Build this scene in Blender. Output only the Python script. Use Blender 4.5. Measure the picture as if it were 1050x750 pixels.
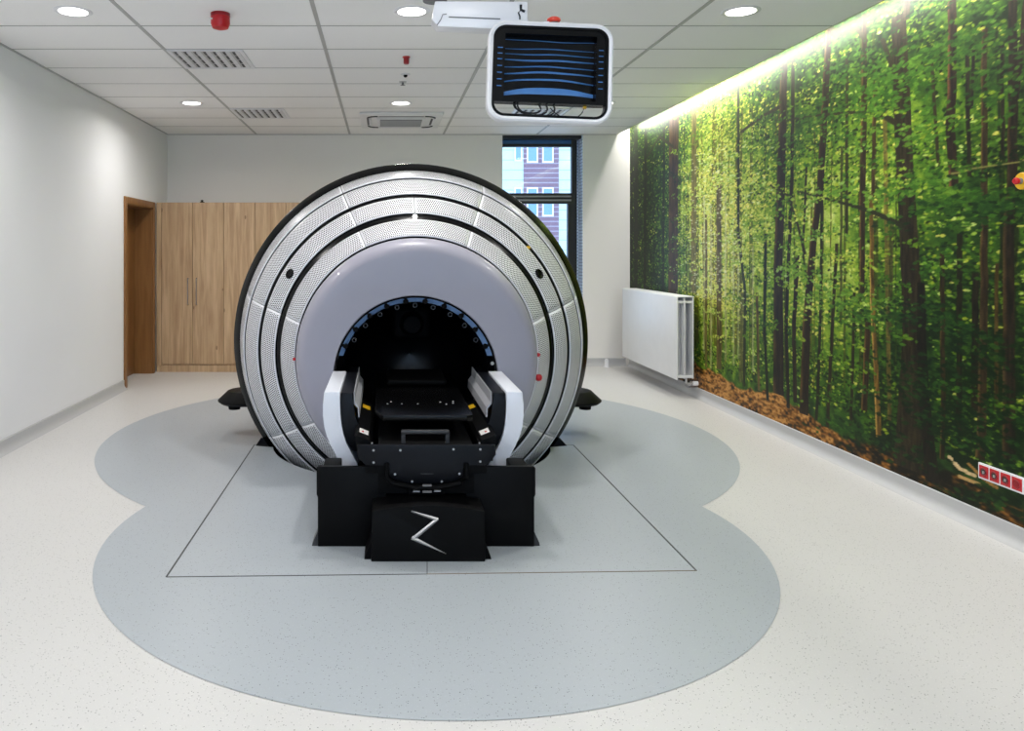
import bpy, bmesh, math, random
import numpy as np
from mathutils import Vector, Matrix

for _o in list(bpy.data.objects):
    bpy.data.objects.remove(_o, do_unlink=True)
scene = bpy.context.scene
COL = scene.collection
random.seed(7)
PI = math.pi
R = math.radians

# ------------------------------------------------------------------ camera
F, CX, CY, CH = 795.0, 393.0, 258.0, 1.48        # focal length in px, vanishing point, eye height
cam_d = bpy.data.cameras.new('camera')
cam = bpy.data.objects.new('camera', cam_d)
COL.objects.link(cam)
cam.location = (0, 0, CH)
cam.rotation_euler = (PI / 2, 0, 0)
cam_d.sensor_width = 36.0
cam_d.lens = F / 1050.0 * 36.0
cam_d.shift_x = (525.0 - CX) / 1050.0
cam_d.shift_y = -(375.0 - CY) / 1050.0
cam_d.clip_end = 300
scene.camera = cam

# ------------------------------------------------------------------ world and exposure
world = bpy.data.worlds.new('sky'); scene.world = world
world.use_nodes = True
bg = world.node_tree.nodes['Background']
bg.inputs['Color'].default_value = (0.50, 0.70, 1.0, 1)
bg.inputs['Strength'].default_value = 3.4
vs = scene.view_settings
vs.view_transform = 'Standard'; vs.look = 'None'; vs.exposure = 0.05; vs.gamma = 1.0
vs.use_curve_mapping = False
DOWNLIGHT_W = 17.2
COVE_W = 135.0
LIGHT_COL = (1.0, 0.975, 0.945)

# ------------------------------------------------------------------ room measures (x right, y depth, z up)
XL, XR, YB, YF, ZC = -2.80, 3.20, 10.05, -2.2, 3.00
XCE = 3.035                                       # ceiling stops here, light cove beyond


def P(px, py, y):
    """pixel of the photograph -> point at depth y"""
    return Vector(((px - CX) * y / F, y, CH - (py - CY) * y / F))


# ------------------------------------------------------------------ materials
def lin(c):
    return tuple(((v / 255.0) / 12.92 if v / 255.0 <= 0.04045 else ((v / 255.0 + 0.055) / 1.055) ** 2.4) for v in c)


class NT:
    def __init__(self, mat):
        mat.use_nodes = True
        self.t = mat.node_tree
        self.b = self.t.nodes['Principled BSDF']

    def n(self, typ, **kw):
        nd = self.t.nodes.new(typ)
        for k, v in kw.items():
            if k.startswith('in_'):
                nd.inputs[k[3:].replace('_', ' ')].default_value = v
            else:
                setattr(nd, k, v)
        return nd

    def l(self, a, b):
        self.t.links.new(a, b)

    def math(self, op, a, b=None, c=None):
        nd = self.t.nodes.new('ShaderNodeMath'); nd.operation = op
        for i, v in enumerate((a, b, c)):
            if v is None: continue
            if isinstance(v, (int, float)): nd.inputs[i].default_value = v
            else: self.l(v, nd.inputs[i])
        return nd.outputs[0]

    def mix(self, fac, a, b):
        nd = self.t.nodes.new('ShaderNodeMix'); nd.data_type = 'RGBA'
        for s, v in ((nd.inputs[0], fac), (nd.inputs[6], a), (nd.inputs[7], b)):
            if isinstance(v, (int, float)): s.default_value = v
            elif isinstance(v, tuple): s.default_value = (*v[:3], 1)
            else: self.l(v, s)
        return nd.outputs[2]


MATS = {}


def mat(name, rgb, rough=0.5, metal=0.0, var=0.04, scale=8.0, bump=0.0, spec=None, emit=None, estr=0.0, coat=0.0):
    """plain painted / plastic / metal surface with a little procedural tone and gloss variation"""
    m = bpy.data.materials.new(name)
    k = NT(m)
    c = lin(rgb)
    tc = k.n('ShaderNodeTexCoord')
    nz = k.n('ShaderNodeTexNoise', in_Scale=scale, in_Detail=4.0)
    k.l(tc.outputs['Object'], nz.inputs['Vector'])
    lo = tuple(v * (1 - var) for v in c); hi = tuple(min(1, v * (1 + var)) for v in c)
    k.l(k.mix(nz.outputs['Fac'], lo, hi), k.b.inputs['Base Color'])
    k.b.inputs['Roughness'].default_value = rough
    k.b.inputs['Metallic'].default_value = metal
    if spec is not None: k.b.inputs['Specular IOR Level'].default_value = spec
    if coat: k.b.inputs['Coat Weight'].default_value = coat
    if bump:
        bp = k.n('ShaderNodeBump', in_Strength=bump, in_Distance=0.002)
        k.l(nz.outputs['Fac'], bp.inputs['Height']); k.l(bp.outputs[0], k.b.inputs['Normal'])
    if emit:
        k.b.inputs['Emission Color'].default_value = (*emit, 1)
        k.b.inputs['Emission Strength'].default_value = estr
    MATS[name] = m
    return m


M_wall = mat('wall_paint', (240, 240, 241), 0.6, var=0.012, scale=3, bump=0.02)
M_wallb = mat('wall_paint_back', (240, 237, 232), 0.6, var=0.012, scale=3, bump=0.02)
M_tile = mat('ceiling_tile_white', (249, 248, 247), 0.85, var=0.02, scale=90, bump=0.05)
M_rail = mat('ceiling_rail_grey', (182, 182, 180), 0.5)
M_gapshade = mat('gap_shade_grey', (160, 160, 158), 0.6)
M_void = mat('plenum_dark', (70, 70, 68), 0.9)
M_fascia = mat('cove_fascia', (205, 208, 196), 0.6)
M_base = mat('baseboard_vinyl', (188, 188, 188), 0.45, var=0.05, scale=120)
M_white = mat('white_plastic', (232, 232, 235), 0.35)
M_whitem = mat('white_enamel', (232, 232, 232), 0.45)
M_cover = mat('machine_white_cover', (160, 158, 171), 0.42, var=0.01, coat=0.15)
M_cheek = mat('couch_white_shell', (232, 234, 242), 0.32, var=0.01, coat=0.2)
M_black = mat('black_gloss', (5, 5, 6), 0.25, var=0.2, spec=0.2)
M_blacks = mat('black_satin', (5, 5, 6), 0.5, var=0.2, spec=0.12)
M_blackm = mat('black_matte', (5, 5, 6), 0.65, var=0.2, spec=0.1)
M_bore = mat('bore_black', (5, 5, 7), 0.3, var=0.2, spec=0.25)
M_navy = mat('black_blue_enamel', (8, 10, 16), 0.4, var=0.1, spec=0.2)
M_charc = mat('charcoal', (22, 22, 25), 0.4)
M_slot = mat('slot_grey', (66, 66, 66), 0.8)
M_dgrey = mat('dark_grey', (44, 44, 46), 0.4)
M_grey = mat('mid_grey', (120, 120, 122), 0.45)
M_lgrey = mat('light_grey', (185, 185, 186), 0.45)
M_silver = mat('brushed_silver', (196, 196, 198), 0.3, metal=1.0, var=0.05, scale=40)
M_alu = mat('satin_aluminium', (200, 200, 204), 0.4, metal=0.35, var=0.05, scale=40)
M_blue = mat('blue_acrylic', (136, 172, 222), 0.15, var=0.06, coat=0.5)
M_bluef = mat('blue_gloss', (62, 112, 172), 0.2, var=0.15, scale=30)
M_red = mat('red_plastic', (196, 24, 34), 0.35)
M_dred = mat('dark_red_plastic', (150, 14, 26), 0.3)
M_orange = mat('orange_red_plastic', (216, 62, 40), 0.35)
M_yellow = mat('yellow_plastic', (236, 186, 26), 0.4)
M_pit = mat('pit_concrete', (70, 70, 72), 0.9, var=0.1)
M_cable = mat('cable_black', (22, 24, 30), 0.5)
M_seam = mat('seam_dark', (74, 76, 76), 0.7)
M_seamb = mat('seam_brown', (122, 108, 92), 0.7)
M_frame = mat('window_black_frame', (18, 20, 24), 0.4)
M_reveal = mat('tag_white', (235, 232, 228), 0.5)
M_led = mat('led_lens', (255, 255, 255), 0.4, emit=(1.0, 0.98, 0.94), estr=9.0)
M_lamp = mat('lamp_diffuser', (255, 255, 255), 0.4, emit=(1.0, 0.97, 0.93), estr=6.0)
M_dot = mat('dot_white', (255, 255, 255), 0.4, emit=(1.0, 1.0, 1.0), estr=4.0)


def speckle_floor(name, base, spk, amount):
    m = bpy.data.materials.new(name); k = NT(m)
    tc = k.n('ShaderNodeTexCoord')
    nz = k.n('ShaderNodeTexNoise', in_Scale=1.3, in_Detail=3.0)
    k.l(tc.outputs['Object'], nz.inputs['Vector'])
    c = lin(base)
    col = k.mix(nz.outputs['Fac'], tuple(v * 0.975 for v in c), tuple(v * 1.02 for v in c))
    # warp so chips are angular, not round
    wz = k.n('ShaderNodeTexNoise', in_Scale=180.0, in_Detail=1.0)
    k.l(tc.outputs['Object'], wz.inputs['Vector'])
    add = k.n('ShaderNodeMix', data_type='VECTOR')
    add.inputs[0].default_value = 0.006
    k.l(tc.outputs['Object'], add.inputs[4]); k.l(wz.outputs['Color'], add.inputs[5])
    for sc, thr, pick, tint in ((130.0, 0.26, amount, lin(spk)), (85.0, 0.17, amount * 0.4, tuple(v * 0.55 for v in lin(spk))),
                                (150.0, 0.30, 0.16, tuple(min(1, v * 1.12) for v in c))):
        vo = k.n('ShaderNodeTexVoronoi', in_Scale=sc)
        k.l(add.outputs[1], vo.inputs['Vector'])
        sep = k.n('ShaderNodeSeparateColor'); k.l(vo.outputs['Color'], sep.inputs[0])
        f = k.math('MULTIPLY', k.math('LESS_THAN', vo.outputs['Distance'], thr), k.math('LESS_THAN', sep.outputs[0], pick))
        col = k.mix(f, col, tint)
    k.l(col, k.b.inputs['Base Color'])
    k.b.inputs['Roughness'].default_value = 0.36
    k.b.inputs['Specular IOR Level'].default_value = 0.4
    MATS[name] = m
    return m


M_floor = speckle_floor('floor_white_vinyl', (214, 212, 209), (140, 138, 134), 0.20)
M_inlay = speckle_floor('floor_grey_vinyl', (176, 182, 187), (104, 108, 112), 0.15)


def wood_mat(name, a, b, knots=True, rough=0.45):
    """oak veneer: grain along z, per-object offset"""
    m = bpy.data.materials.new(name); k = NT(m)
    tc = k.n('ShaderNodeTexCoord')
    info = k.n('ShaderNodeObjectInfo')
    mp = k.n('ShaderNodeMapping'); mp.inputs['Scale'].default_value = (1, 1, 0.06)
    off = k.n('ShaderNodeVectorMath', operation='SCALE'); off.inputs[0].default_value = (7.3, 3.1, 2.2)
    k.l(info.outputs['Random'], off.inputs['Scale'])
    ad = k.n('ShaderNodeVectorMath', operation='ADD')
    k.l(tc.outputs['Object'], ad.inputs[0]); k.l(off.outputs[0], ad.inputs[1])
    k.l(ad.outputs[0], mp.inputs['Vector'])
    n1 = k.n('ShaderNodeTexNoise', in_Scale=22.0, in_Detail=6.0, in_Distortion=0.6)
    k.l(mp.outputs[0], n1.inputs['Vector'])
    n2 = k.n('ShaderNodeTexNoise', in_Scale=90.0, in_Detail=3.0)
    k.l(mp.outputs[0], n2.inputs['Vector'])
    g = k.math('ADD', k.math('MULTIPLY', n1.outputs['Fac'], 0.75), k.math('MULTIPLY', n2.outputs['Fac'], 0.25))
    ramp = k.n('ShaderNodeValToRGB')
    ramp.color_ramp.elements[0].position = 0.36; ramp.color_ramp.elements[0].color = (*lin(a), 1)
    ramp.color_ramp.elements[1].position = 0.64; ramp.color_ramp.elements[1].color = (*lin(b), 1)
    k.l(g, ramp.inputs[0])
    col = ramp.outputs[0]
    if knots:
        mk = k.n('ShaderNodeMapping'); mk.inputs['Scale'].default_value = (5.5, 5.5, 2.2)
        k.l(ad.outputs[0], mk.inputs['Vector'])
        vo = k.n('ShaderNodeTexVoronoi', in_Scale=1.0); k.l(mk.outputs[0], vo.inputs['Vector'])
        f = k.math('LESS_THAN', vo.outputs['Distance'], 0.06)
        col = k.mix(k.math('MULTIPLY', f, 0.6), col, lin((96, 64, 36)))
    k.l(col, k.b.inputs['Base Color'])
    k.b.inputs['Roughness'].default_value = rough
    MATS[name] = m
    return m


M_oak = wood_mat('oak_veneer', (172, 138, 102), (208, 176, 138))
M_doorwood = wood_mat('door_brown_wood', (126, 84, 42), (146, 102, 56), knots=False)


def perforated():
    """white sheet metal punched with slots; UV in metres, 'edge' UV = distance to the panel's borders"""
    m = bpy.data.materials.new('perforated_white_metal'); k = NT(m)
    uv = k.n('ShaderNodeUVMap', uv_map='UVMap'); ed = k.n('ShaderNodeUVMap', uv_map='edge')
    s = k.n('ShaderNodeSeparateXYZ'); k.l(uv.outputs[0], s.inputs[0])
    e = k.n('ShaderNodeSeparateXYZ'); k.l(ed.outputs[0], e.inputs[0])
    pu, pv = 0.0135, 0.0200
    row = k.math('FLOOR', k.math('DIVIDE', s.outputs[1], pv))
    shift = k.math('MULTIPLY', k.math('MODULO', row, 2.0), 0.5)
    fu = k.math('ABSOLUTE', k.math('SUBTRACT', k.math('FRACT', k.math('ADD', k.math('DIVIDE', s.outputs[0], pu), shift)), 0.5))
    fv = k.math('ABSOLUTE', k.math('SUBTRACT', k.math('FRACT', k.math('DIVIDE', s.outputs[1], pv)), 0.5))
    hole = k.math('MULTIPLY', k.math('LESS_THAN', fu, 0.27), k.math('LESS_THAN', fv, 0.38))
    inside = k.math('MULTIPLY', k.math('GREATER_THAN', e.outputs[0], 0.014), k.math('GREATER_THAN', e.outputs[1], 0.009))
    h = k.math('MULTIPLY', hole, inside)
    k.l(k.mix(h, lin((236, 236, 240)), lin((34, 34, 38))), k.b.inputs['Base Color'])
    k.b.inputs['Roughness'].default_value = 0.33
    k.b.inputs['Metallic'].default_value = 0.0
    return m


M_perf = perforated()


def lined(name, a, b, axis, pitch, frac, rough=0.5):
    """surface with fine horizontal lines (siding joints, brick courses, fins)"""
    m = bpy.data.materials.new(name); k = NT(m)
    tc = k.n('ShaderNodeTexCoord'); s = k.n('ShaderNodeSeparateXYZ'); k.l(tc.outputs['Object'], s.inputs[0])
    f = k.math('LESS_THAN', k.math('FRACT', k.math('DIVIDE', s.outputs[axis], pitch)), frac)
    nz = k.n('ShaderNodeTexNoise', in_Scale=1.2 / pitch, in_Detail=2.0); k.l(tc.outputs['Object'], nz.inputs['Vector'])
    base = k.mix(nz.outputs['Fac'], tuple(v * 0.9 for v in lin(a)), tuple(min(1, v * 1.1) for v in lin(a)))
    k.l(k.mix(f, base, lin(b)), k.b.inputs['Base Color'])
    k.b.inputs['Roughness'].default_value = rough
    return m


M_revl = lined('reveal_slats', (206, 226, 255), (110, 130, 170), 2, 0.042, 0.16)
M_siding = lined('white_siding', (196, 206, 208), (156, 168, 180), 2, 0.62, 0.10)
M_brick = lined('plum_brick', (124, 92, 104), (154, 136, 146), 2, 0.30, 0.25)
M_fin = lined('radiator_fin', (150, 154, 156), (96, 100, 102), 1, 0.03, 0.5)


def glass_mat(name, tint):
    m = bpy.data.materials.new(name); k = NT(m)
    tr = k.n('ShaderNodeBsdfTransparent'); tr.inputs[0].default_value = (*tint, 1)
    gl = k.n('ShaderNodeBsdfGlossy'); gl.inputs['Roughness'].default_value = 0.02
    fr = k.n('ShaderNodeFresnel', in_IOR=1.45)
    mx = k.n('ShaderNodeMixShader')
    k.l(fr.outputs[0], mx.inputs[0]); k.l(tr.outputs[0], mx.inputs[1]); k.l(gl.outputs[0], mx.inputs[2])
    k.l(mx.outputs[0], k.t.nodes['Material Output'].inputs['Surface'])
    return m


M_glass = glass_mat('window_glass', (0.93, 0.97, 0.98))
M_hglass = mat('house_window_glass', (120, 150, 190), 0.1)

# ------------------------------------------------------------------ object helpers
WORLD = {}


def put(o, origin, parent=None):
    COL.objects.link(o)
    origin = Vector(origin)
    if parent is not None:
        o.parent = parent
        o.location = origin - WORLD[parent.name]
    else:
        o.location = origin
    WORLD[o.name] = origin
    return o


def mesh_obj(name, V, Fc, m, parent=None, origin=None, smooth=False):
    V = [Vector(v) for v in V]
    if origin is None:
        xs = [v.x for v in V]; ys = [v.y for v in V]; zs = [v.z for v in V]
        origin = Vector(((min(xs) + max(xs)) / 2, (min(ys) + max(ys)) / 2, min(zs)))
    origin = Vector(origin)
    me = bpy.data.meshes.new(name)
    me.from_pydata([v - origin for v in V], [], Fc)
    bm = bmesh.new(); bm.from_mesh(me)
    bmesh.ops.recalc_face_normals(bm, faces=bm.faces)
    bm.to_mesh(me); bm.free()
    me.materials.append(m)
    if smooth:
        for p in me.polygons: p.use_smooth = True
        me.set_sharp_from_angle(angle=R(35))
    return put(bpy.data.objects.new(name, me), origin, parent)


def bm_obj(name, bm, m, parent=None, origin=None, smooth=False):
    bmesh.ops.recalc_face_normals(bm, faces=bm.faces)
    V = [v.co.copy() for v in bm.verts]
    bm.verts.index_update()
    Fc = [[v.index for v in f.verts] for f in bm.faces]
    bm.free()
    return mesh_obj(name, V, Fc, m, parent, origin, smooth)


def box(name, x0, x1, y0, y1, z0, z1, m, parent=None, bev=0.0, seg=2):
    bm = bmesh.new()
    bmesh.ops.create_cube(bm, size=1.0)
    for v in bm.verts:
        v.co = Vector(((x0 + x1) / 2 + v.co.x * (x1 - x0), (y0 + y1) / 2 + v.co.y * (y1 - y0), (z0 + z1) / 2 + v.co.z * (z1 - z0)))
    if bev > 0:
        bmesh.ops.bevel(bm, geom=bm.edges[:] + bm.verts[:], offset=bev, segments=seg, profile=0.5, affect='EDGES')
    return bm_obj(name, bm, m, parent, smooth=bev > 0)


def boxes(name, lst, m, parent=None):
    V, Fc = [], []
    for (x0, x1, y0, y1, z0, z1) in lst:
        b = len(V)
        V += [(x0, y0, z0), (x1, y0, z0), (x1, y1, z0), (x0, y1, z0), (x0, y0, z1), (x1, y0, z1), (x1, y1, z1), (x0, y1, z1)]
        Fc += [[b + i for i in q] for q in ((0, 3, 2, 1), (4, 5, 6, 7), (0, 1, 5, 4), (1, 2, 6, 5), (2, 3, 7, 6), (3, 0, 4, 7))]
    return mesh_obj(name, V, Fc, m, parent)


def prism(name, pts, axis, a0, a1, m, parent=None, bev=0.0, smooth=False):
    """extrude polygon pts along axis: 'y' -> pts are (x,z); 'x' -> (y,z); 'z' -> (x,y)"""
    def mk(p, a):
        if axis == 'y': return (p[0], a, p[1])
        if axis == 'x': return (a, p[0], p[1])
        return (p[0], p[1], a)
    bm = bmesh.new()
    lo = [bm.verts.new(mk(p, a0)) for p in pts]; hi = [bm.verts.new(mk(p, a1)) for p in pts]
    bm.faces.new(lo); bm.faces.new(list(reversed(hi)))
    n = len(pts)
    for i in range(n):
        bm.faces.new((lo[i], hi[i], hi[(i + 1) % n], lo[(i + 1) % n]))
    if bev > 0:
        bmesh.ops.bevel(bm, geom=bm.edges[:], offset=bev, segments=2, profile=0.5, affect='EDGES', clamp_overlap=True)
    return bm_obj(name, bm, m, parent, smooth=smooth or bev > 0)


def cyl(name, c, r0, r1, h, m, parent=None, axis='z', n=24, bev=0.0):
    """frustum starting at c and running h along axis"""
    prof = [(0, 0), (r0, 0), (r1, h), (0, h)]
    if bev > 0:
        prof = [(0, 0), (r0, 0), (r1, h - bev), (r1 - bev, h), (0, h)]
    return turn(name, c, prof, axis, m, parent, n)


def turn(name, c, prof, axis, m, parent=None, n=24, sx=1.0):
    """solid of revolution; prof = (radius, along-axis)"""
    c = Vector(c)
    V, Fc, idx = [], [], []
    d = 1
    if axis.startswith('-'): d = -1; axis = axis[1:]
    def pt(r, a, t):
        u, w = r * math.cos(t), r * math.sin(t)
        a *= d
        if axis == 'z': return c + Vector((u * sx, w, a))
        if axis == 'y': return c + Vector((u, a, w))
        return c + Vector((a, u, w))
    for (r, a) in prof:
        if r < 1e-6:
            idx.append([len(V)]); V.append(pt(0, a, 0))
        else:
            idx.append(list(range(len(V), len(V) + n)))
            V += [pt(r, a, 2 * PI * i / n) for i in range(n)]
    for A, B in zip(idx[:-1], idx[1:]):
        for i in range(n):
            j = (i + 1) % n
            f = [A[i % len(A)], A[j % len(A)], B[j % len(B)], B[i % len(B)]]
            g = []
            for q in f:
                if q not in g: g.append(q)
            if len(g) > 2: Fc.append(g)
    return mesh_obj(name, V, Fc, m, parent, smooth=True)


def tube(name, path, r, m, parent=None, n=8, closed=False):
    path = [Vector(p) for p in path]
    V, Fc = [], []
    L = len(path)
    for i, p in enumerate(path):
        a = path[(i - 1) % L] if (closed or i > 0) else p
        b = path[(i + 1) % L] if (closed or i < L - 1) else p
        t = (b - a).normalized()
        up = Vector((0, 0, 1)) if abs(t.z) < 0.9 else Vector((1, 0, 0))
        u = t.cross(up).normalized(); w = u.cross(t)
        V += [p + r * (math.cos(2 * PI * q / n) * u + math.sin(2 * PI * q / n) * w) for q in range(n)]
    for i in range(L if closed else L - 1):
        for q in range(n):
            i2 = (i + 1) % L
            Fc.append([i * n + q, i * n + (q + 1) % n, i2 * n + (q + 1) % n, i2 * n + q])
    if not closed:
        Fc.append(list(range(n))[::-1]); Fc.append([(L - 1) * n + q for q in range(n)])
    return mesh_obj(name, V, Fc, m, parent, smooth=True)


def bez(p0, p1, p2, p3, n=12):
    p0, p1, p2, p3 = map(Vector, (p0, p1, p2, p3))
    return [(1 - t) ** 3 * p0 + 3 * (1 - t) ** 2 * t * p1 + 3 * (1 - t) * t * t * p2 + t ** 3 * p3 for t in [i / n for i in range(n + 1)]]


def empty(name, loc):
    o = bpy.data.objects.new(name, None); o.empty_display_size = 0.1
    return put(o, loc)


def tag(o, label, cat, group=None):
    o['label'] = label; o['category'] = cat
    if group: o['group'] = group
    return o


def struct(o):
    o['kind'] = 'structure'
    return o


def copy_part(o, parent, loc):
    c = o.copy(); COL.objects.link(c); c.parent = parent
    c.location = Vector(loc) - WORLD[parent.name]
    WORLD[c.name] = Vector(loc)
    return c


# ================================================================== SETTING
X0, YM, ZM = 0.214, 6.0, 0.79            # machine axis x, flange depth, axis height
PIT_R = 1.06


def hole_loop(extra=0.0):
    pts = []
    for i in range(120):
        t = 2 * PI * i / 120
        dx, dy = math.cos(t), math.sin(t)
        r = PIT_R
        if abs(dx) > 0.5:
            s = 1.185 / abs(dx)                 # side slots that clear the flange
            if abs(s * dy) < 0.135: r = max(r, s)
        pts.append((X0 + dx * r, YM + 0.02 + dy * r))
    return pts


def ring_fill(outer, inner, z):
    bm = bmesh.new()
    es = []
    for loop in (outer, inner):
        vs_ = [bm.verts.new((p[0], p[1], z)) for p in loop]
        for i in range(len(vs_)): es.append(bm.edges.new((vs_[i], vs_[(i + 1) % len(vs_)])))
    bmesh.ops.triangle_fill(bm, use_beauty=True, use_dissolve=False, edges=es)
    return bm


HOLE = hole_loop()
rect = []
for a, b in (((XL - .3, YF), (XR, YF)), ((XR, YF), (XR, YB)), ((XR, YB), (XL - .3, YB)), ((XL - .3, YB), (XL - .3, YF))):
    for i in range(12):
        t = i / 12; rect.append((a[0] + (b[0] - a[0]) * t, a[1] + (b[1] - a[1]) * t))
floor = bm_obj('floor', ring_fill(rect, HOLE, 0.0), M_floor, origin=(0, 0, 0))
struct(floor)

# grey floor inlay: two overlapping circles
cxf, cyf, rf = 0.235, 4.10, 1.66
cxb, cyb, rb = 0.235, 6.30, 2.42
yi = (rb ** 2 - rf ** 2 + cyf ** 2 - cyb ** 2) / (2 * (cyf - cyb))
xi = math.sqrt(max(0, rf ** 2 - (yi - cyf) ** 2))
outl = []
af = math.atan2(yi - cyf, xi); ab = math.atan2(yi - cyb, xi)
for i in range(81):                                # front lobe, clockwise through the bottom
    t = af + (-(PI + 2 * af)) * i / 80
    outl.append((cxf + rf * math.cos(t), cyf + rf * math.sin(t)))
t0 = PI - ab; t1 = ab
for i in range(1, 120):
    t = t0 + (t1 - t0) * i / 120
    outl.append((cxb + rb * math.cos(t), cyb + rb * math.sin(t)))
inlay = bm_obj('floor_inlay', ring_fill(outl, HOLE, 0.002), M_inlay, floor, origin=(0, 0, 0.002))
# pit
V, Fc = [], []
n = len(HOLE)
ZPIT = ZM - 1.375
for p in HOLE: V.append((p[0], p[1], 0.0018))
for p in HOLE: V.append((X0 + (p[0] - X0) * 1.12, YM + .02 + (p[1] - YM - .02) * 1.12, -0.16))
sq = []
for p in HOLE:
    dx, dy = p[0] - X0, p[1] - YM - .02
    k_ = 1.5 / max(abs(dx), abs(dy)); sq.append((X0 + dx * k_, YM + .02 + dy * k_))
for p in sq: V.append((p[0], p[1], -0.16))
for p in sq: V.append((p[0], p[1], ZPIT))
for k_ in range(3):
    for i in range(n): Fc.append([k_ * n + i, k_ * n + (i + 1) % n, (k_ + 1) * n + (i + 1) % n, (k_ + 1) * n + i])
Fc.append([3 * n + i for i in range(n)])
mesh_obj('floor_pit', V, Fc, M_pit, floor)
# joints of the pit cover, drawn as thin sealant strips let into the inlay
def strip(p, q, w, m_, nm='floor_seam'):
    p, q = Vector((*p, 0)), Vector((*q, 0))
    d = (q - p).normalized(); s = Vector((-d.y, d.x, 0)) * w / 2
    z0, z1 = 0.0015, 0.0035
    V = [p - s, q - s, q + s, p + s]
    V = [v + Vector((0, 0, z0)) for v in V] + [v + Vector((0, 0, z1)) for v in V]
    mesh_obj(nm, V, [(0, 3, 2, 1), (4, 5, 6, 7), (0, 1, 5, 4), (1, 2, 6, 5), (2, 3, 7, 6), (3, 0, 4, 7)], m_, floor)
def flo(px, py):
    y = F * CH / (py - CY); return ((px - CX) * y / F, y)
fl, fr, br, bl = flo(170.5, 592.5), flo(714, 586), flo(588, 457), flo(261, 456.5)
strip(fl, flo(438, 589.5), 0.006, M_seam); strip(flo(438, 589.5), fr, 0.006, M_seamb)
strip(fl, bl, 0.008, M_seam); strip(fr, br, 0.008, M_seam)
strip(bl, flo(272, 456.4), 0.005, M_seam); strip(br, flo(580, 457), 0.005, M_seam)
strip(flo(438, 589.5), flo(438, 577), 0.004, M_seam)

# ---- walls
DY0, DY1, DH = 8.42, 9.40, 2.015         # door opening in the left wall
wl = boxes('wall_left', [(XL - .3, XL, YF, DY0, 0, 3.3), (XL - .3, XL, DY1, YB, 0, 3.3), (XL - .3, XL, DY0, DY1, DH, 3.3)], M_wall)
struct(wl)
WX0, WX1, WZ0, WZ1 = 1.545, 2.586, 0.45, 2.995
wb = boxes('wall_back', [(XL - .3, WX0, YB, YB + .36, -.0, 3.3), (WX1, XR + .3, YB, YB + .36, 0, 3.3),
                         (WX0, WX1, YB, YB + .36, 0, WZ0), (WX0, WX1, YB, YB + .36, WZ1, 3.3)], M_wallb)
struct(wb)
wr = boxes('wall_right', [(XR, XR + .3, YF, YB, 0, 3.3)], M_wall); struct(wr)
VX0, VX1, VZ0, VZ1 = -2.2, 2.7, 0.9, 2.85        # daylight window behind the camera
wf = boxes('wall_front', [(XL - .3, VX0, YF - .2, YF, 0, 3.3), (VX1, XR + .3, YF - .2, YF, 0, 3.3), (VX0, VX1, YF - .2, YF, 0, VZ0), (VX0, VX1, YF - .2, YF, VZ1, 3.3)], M_wall); struct(wf)

# ---- coved vinyl baseboards
def cove(h=0.098, d=0.012, r=0.05):
    pts = [(0, 0), (0, h), (d * .6, h), (d, h - .006), (d, r)]
    for i in range(1, 6):
        a = PI / 2 * i / 6
        pts.append((d + r * (1 - math.cos(a)) * 0.9, r * (1 - math.sin(a))))
    pts.append((d + r * .95, 0.0))
    return pts
cp = cove()
struct(prism('baseboard_right', [(XR - a, z) for a, z in cp], 'y', YF, YB, M_base, smooth=True))
struct(prism('baseboard_left', [(XL + a, z) for a, z in cp], 'y', YF, DY0 - .07, M_base, smooth=True))
struct(prism('baseboard_back', [(YB - a, z) for a, z in cp], 'x', -0.4, XR - .06, M_base, smooth=True))

# ---- ceiling: slab, rails, individual tiles
ceil = boxes('ceiling', [(XL - .3, XR + .3, YF - .2, YB + .3, 3.3, 3.4)], M_void); struct(ceil)
rails = [-1.645, -0.435, 0.78, 1.99]
edges_x = [XL] + rails + [XCE - 0.012]
RW = 0.013
for x in rails:
    box('ceiling_rail', x - RW, x + RW, YF, YB, 2.998, 3.03, M_rail, ceil)
rows = []
y = 5.22
while y > YF: y -= 0.6
y += 0.6
rows = [YF]
while y < YB - .05:
    rows.append(y); y += 0.6
rows.append(YB)
VENTS = [(-1.645 + RW, 5.82, 0.575), (-1.645 + RW, 8.22, 0.575), (1.99 - RW - 0.575, 8.22, 0.575)]
tile_cache = {}
for i in range(len(edges_x) - 1):
    xa, xb = edges_x[i], edges_x[i + 1]
    if i > 0: xa += RW
    if i < len(edges_x) - 2: xb -= RW
    for j in range(len(rows) - 1):
        ya, yb = rows[j] + .0062, rows[j + 1] - .0062
        key = (round(xb - xa, 3), round(yb - ya, 3))
        if key not in tile_cache:
            tile_cache[key] = box('ceiling_tile', xa, xb, ya, yb, 3.0, 3.018, M_tile, ceil, bev=0.0025, seg=1)
        else:
            copy_part(tile_cache[key], ceil, ((xa + xb) / 2, (ya + yb) / 2, 3.0))
for yy in rows[1:-1]:
    for i in range(len(edges_x) - 1):
        box('gap_shade_strip', edges_x[i] + (RW if i else 0), edges_x[i + 1] - (RW if i < 4 else 0), yy - .006, yy + .006, 2.9992, 3.012, M_gapshade, ceil)  # grey strips stand in for the shadow gaps between tiles
# backing above the joints so they read as thin dark lines, and the cove upstand
box('ceiling_backing', XL, XCE - .012, YF, YB, 3.031, 3.04, M_void, ceil)
box('cove_upstand', XCE - .0115, XCE, YF, YB, 2.998, 3.14, M_fascia, ceil)
for xl_, nm in ((XL, 'ceiling_edge_trim'),):
    box(nm, XL, XL + .018, YF, YB, 2.992, 2.9995, M_rail, ceil)
box('ceiling_edge_trim', XL + .018, XCE - .02, YB - .018, YB, 2.992, 2.9995, M_rail, ceil)

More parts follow.
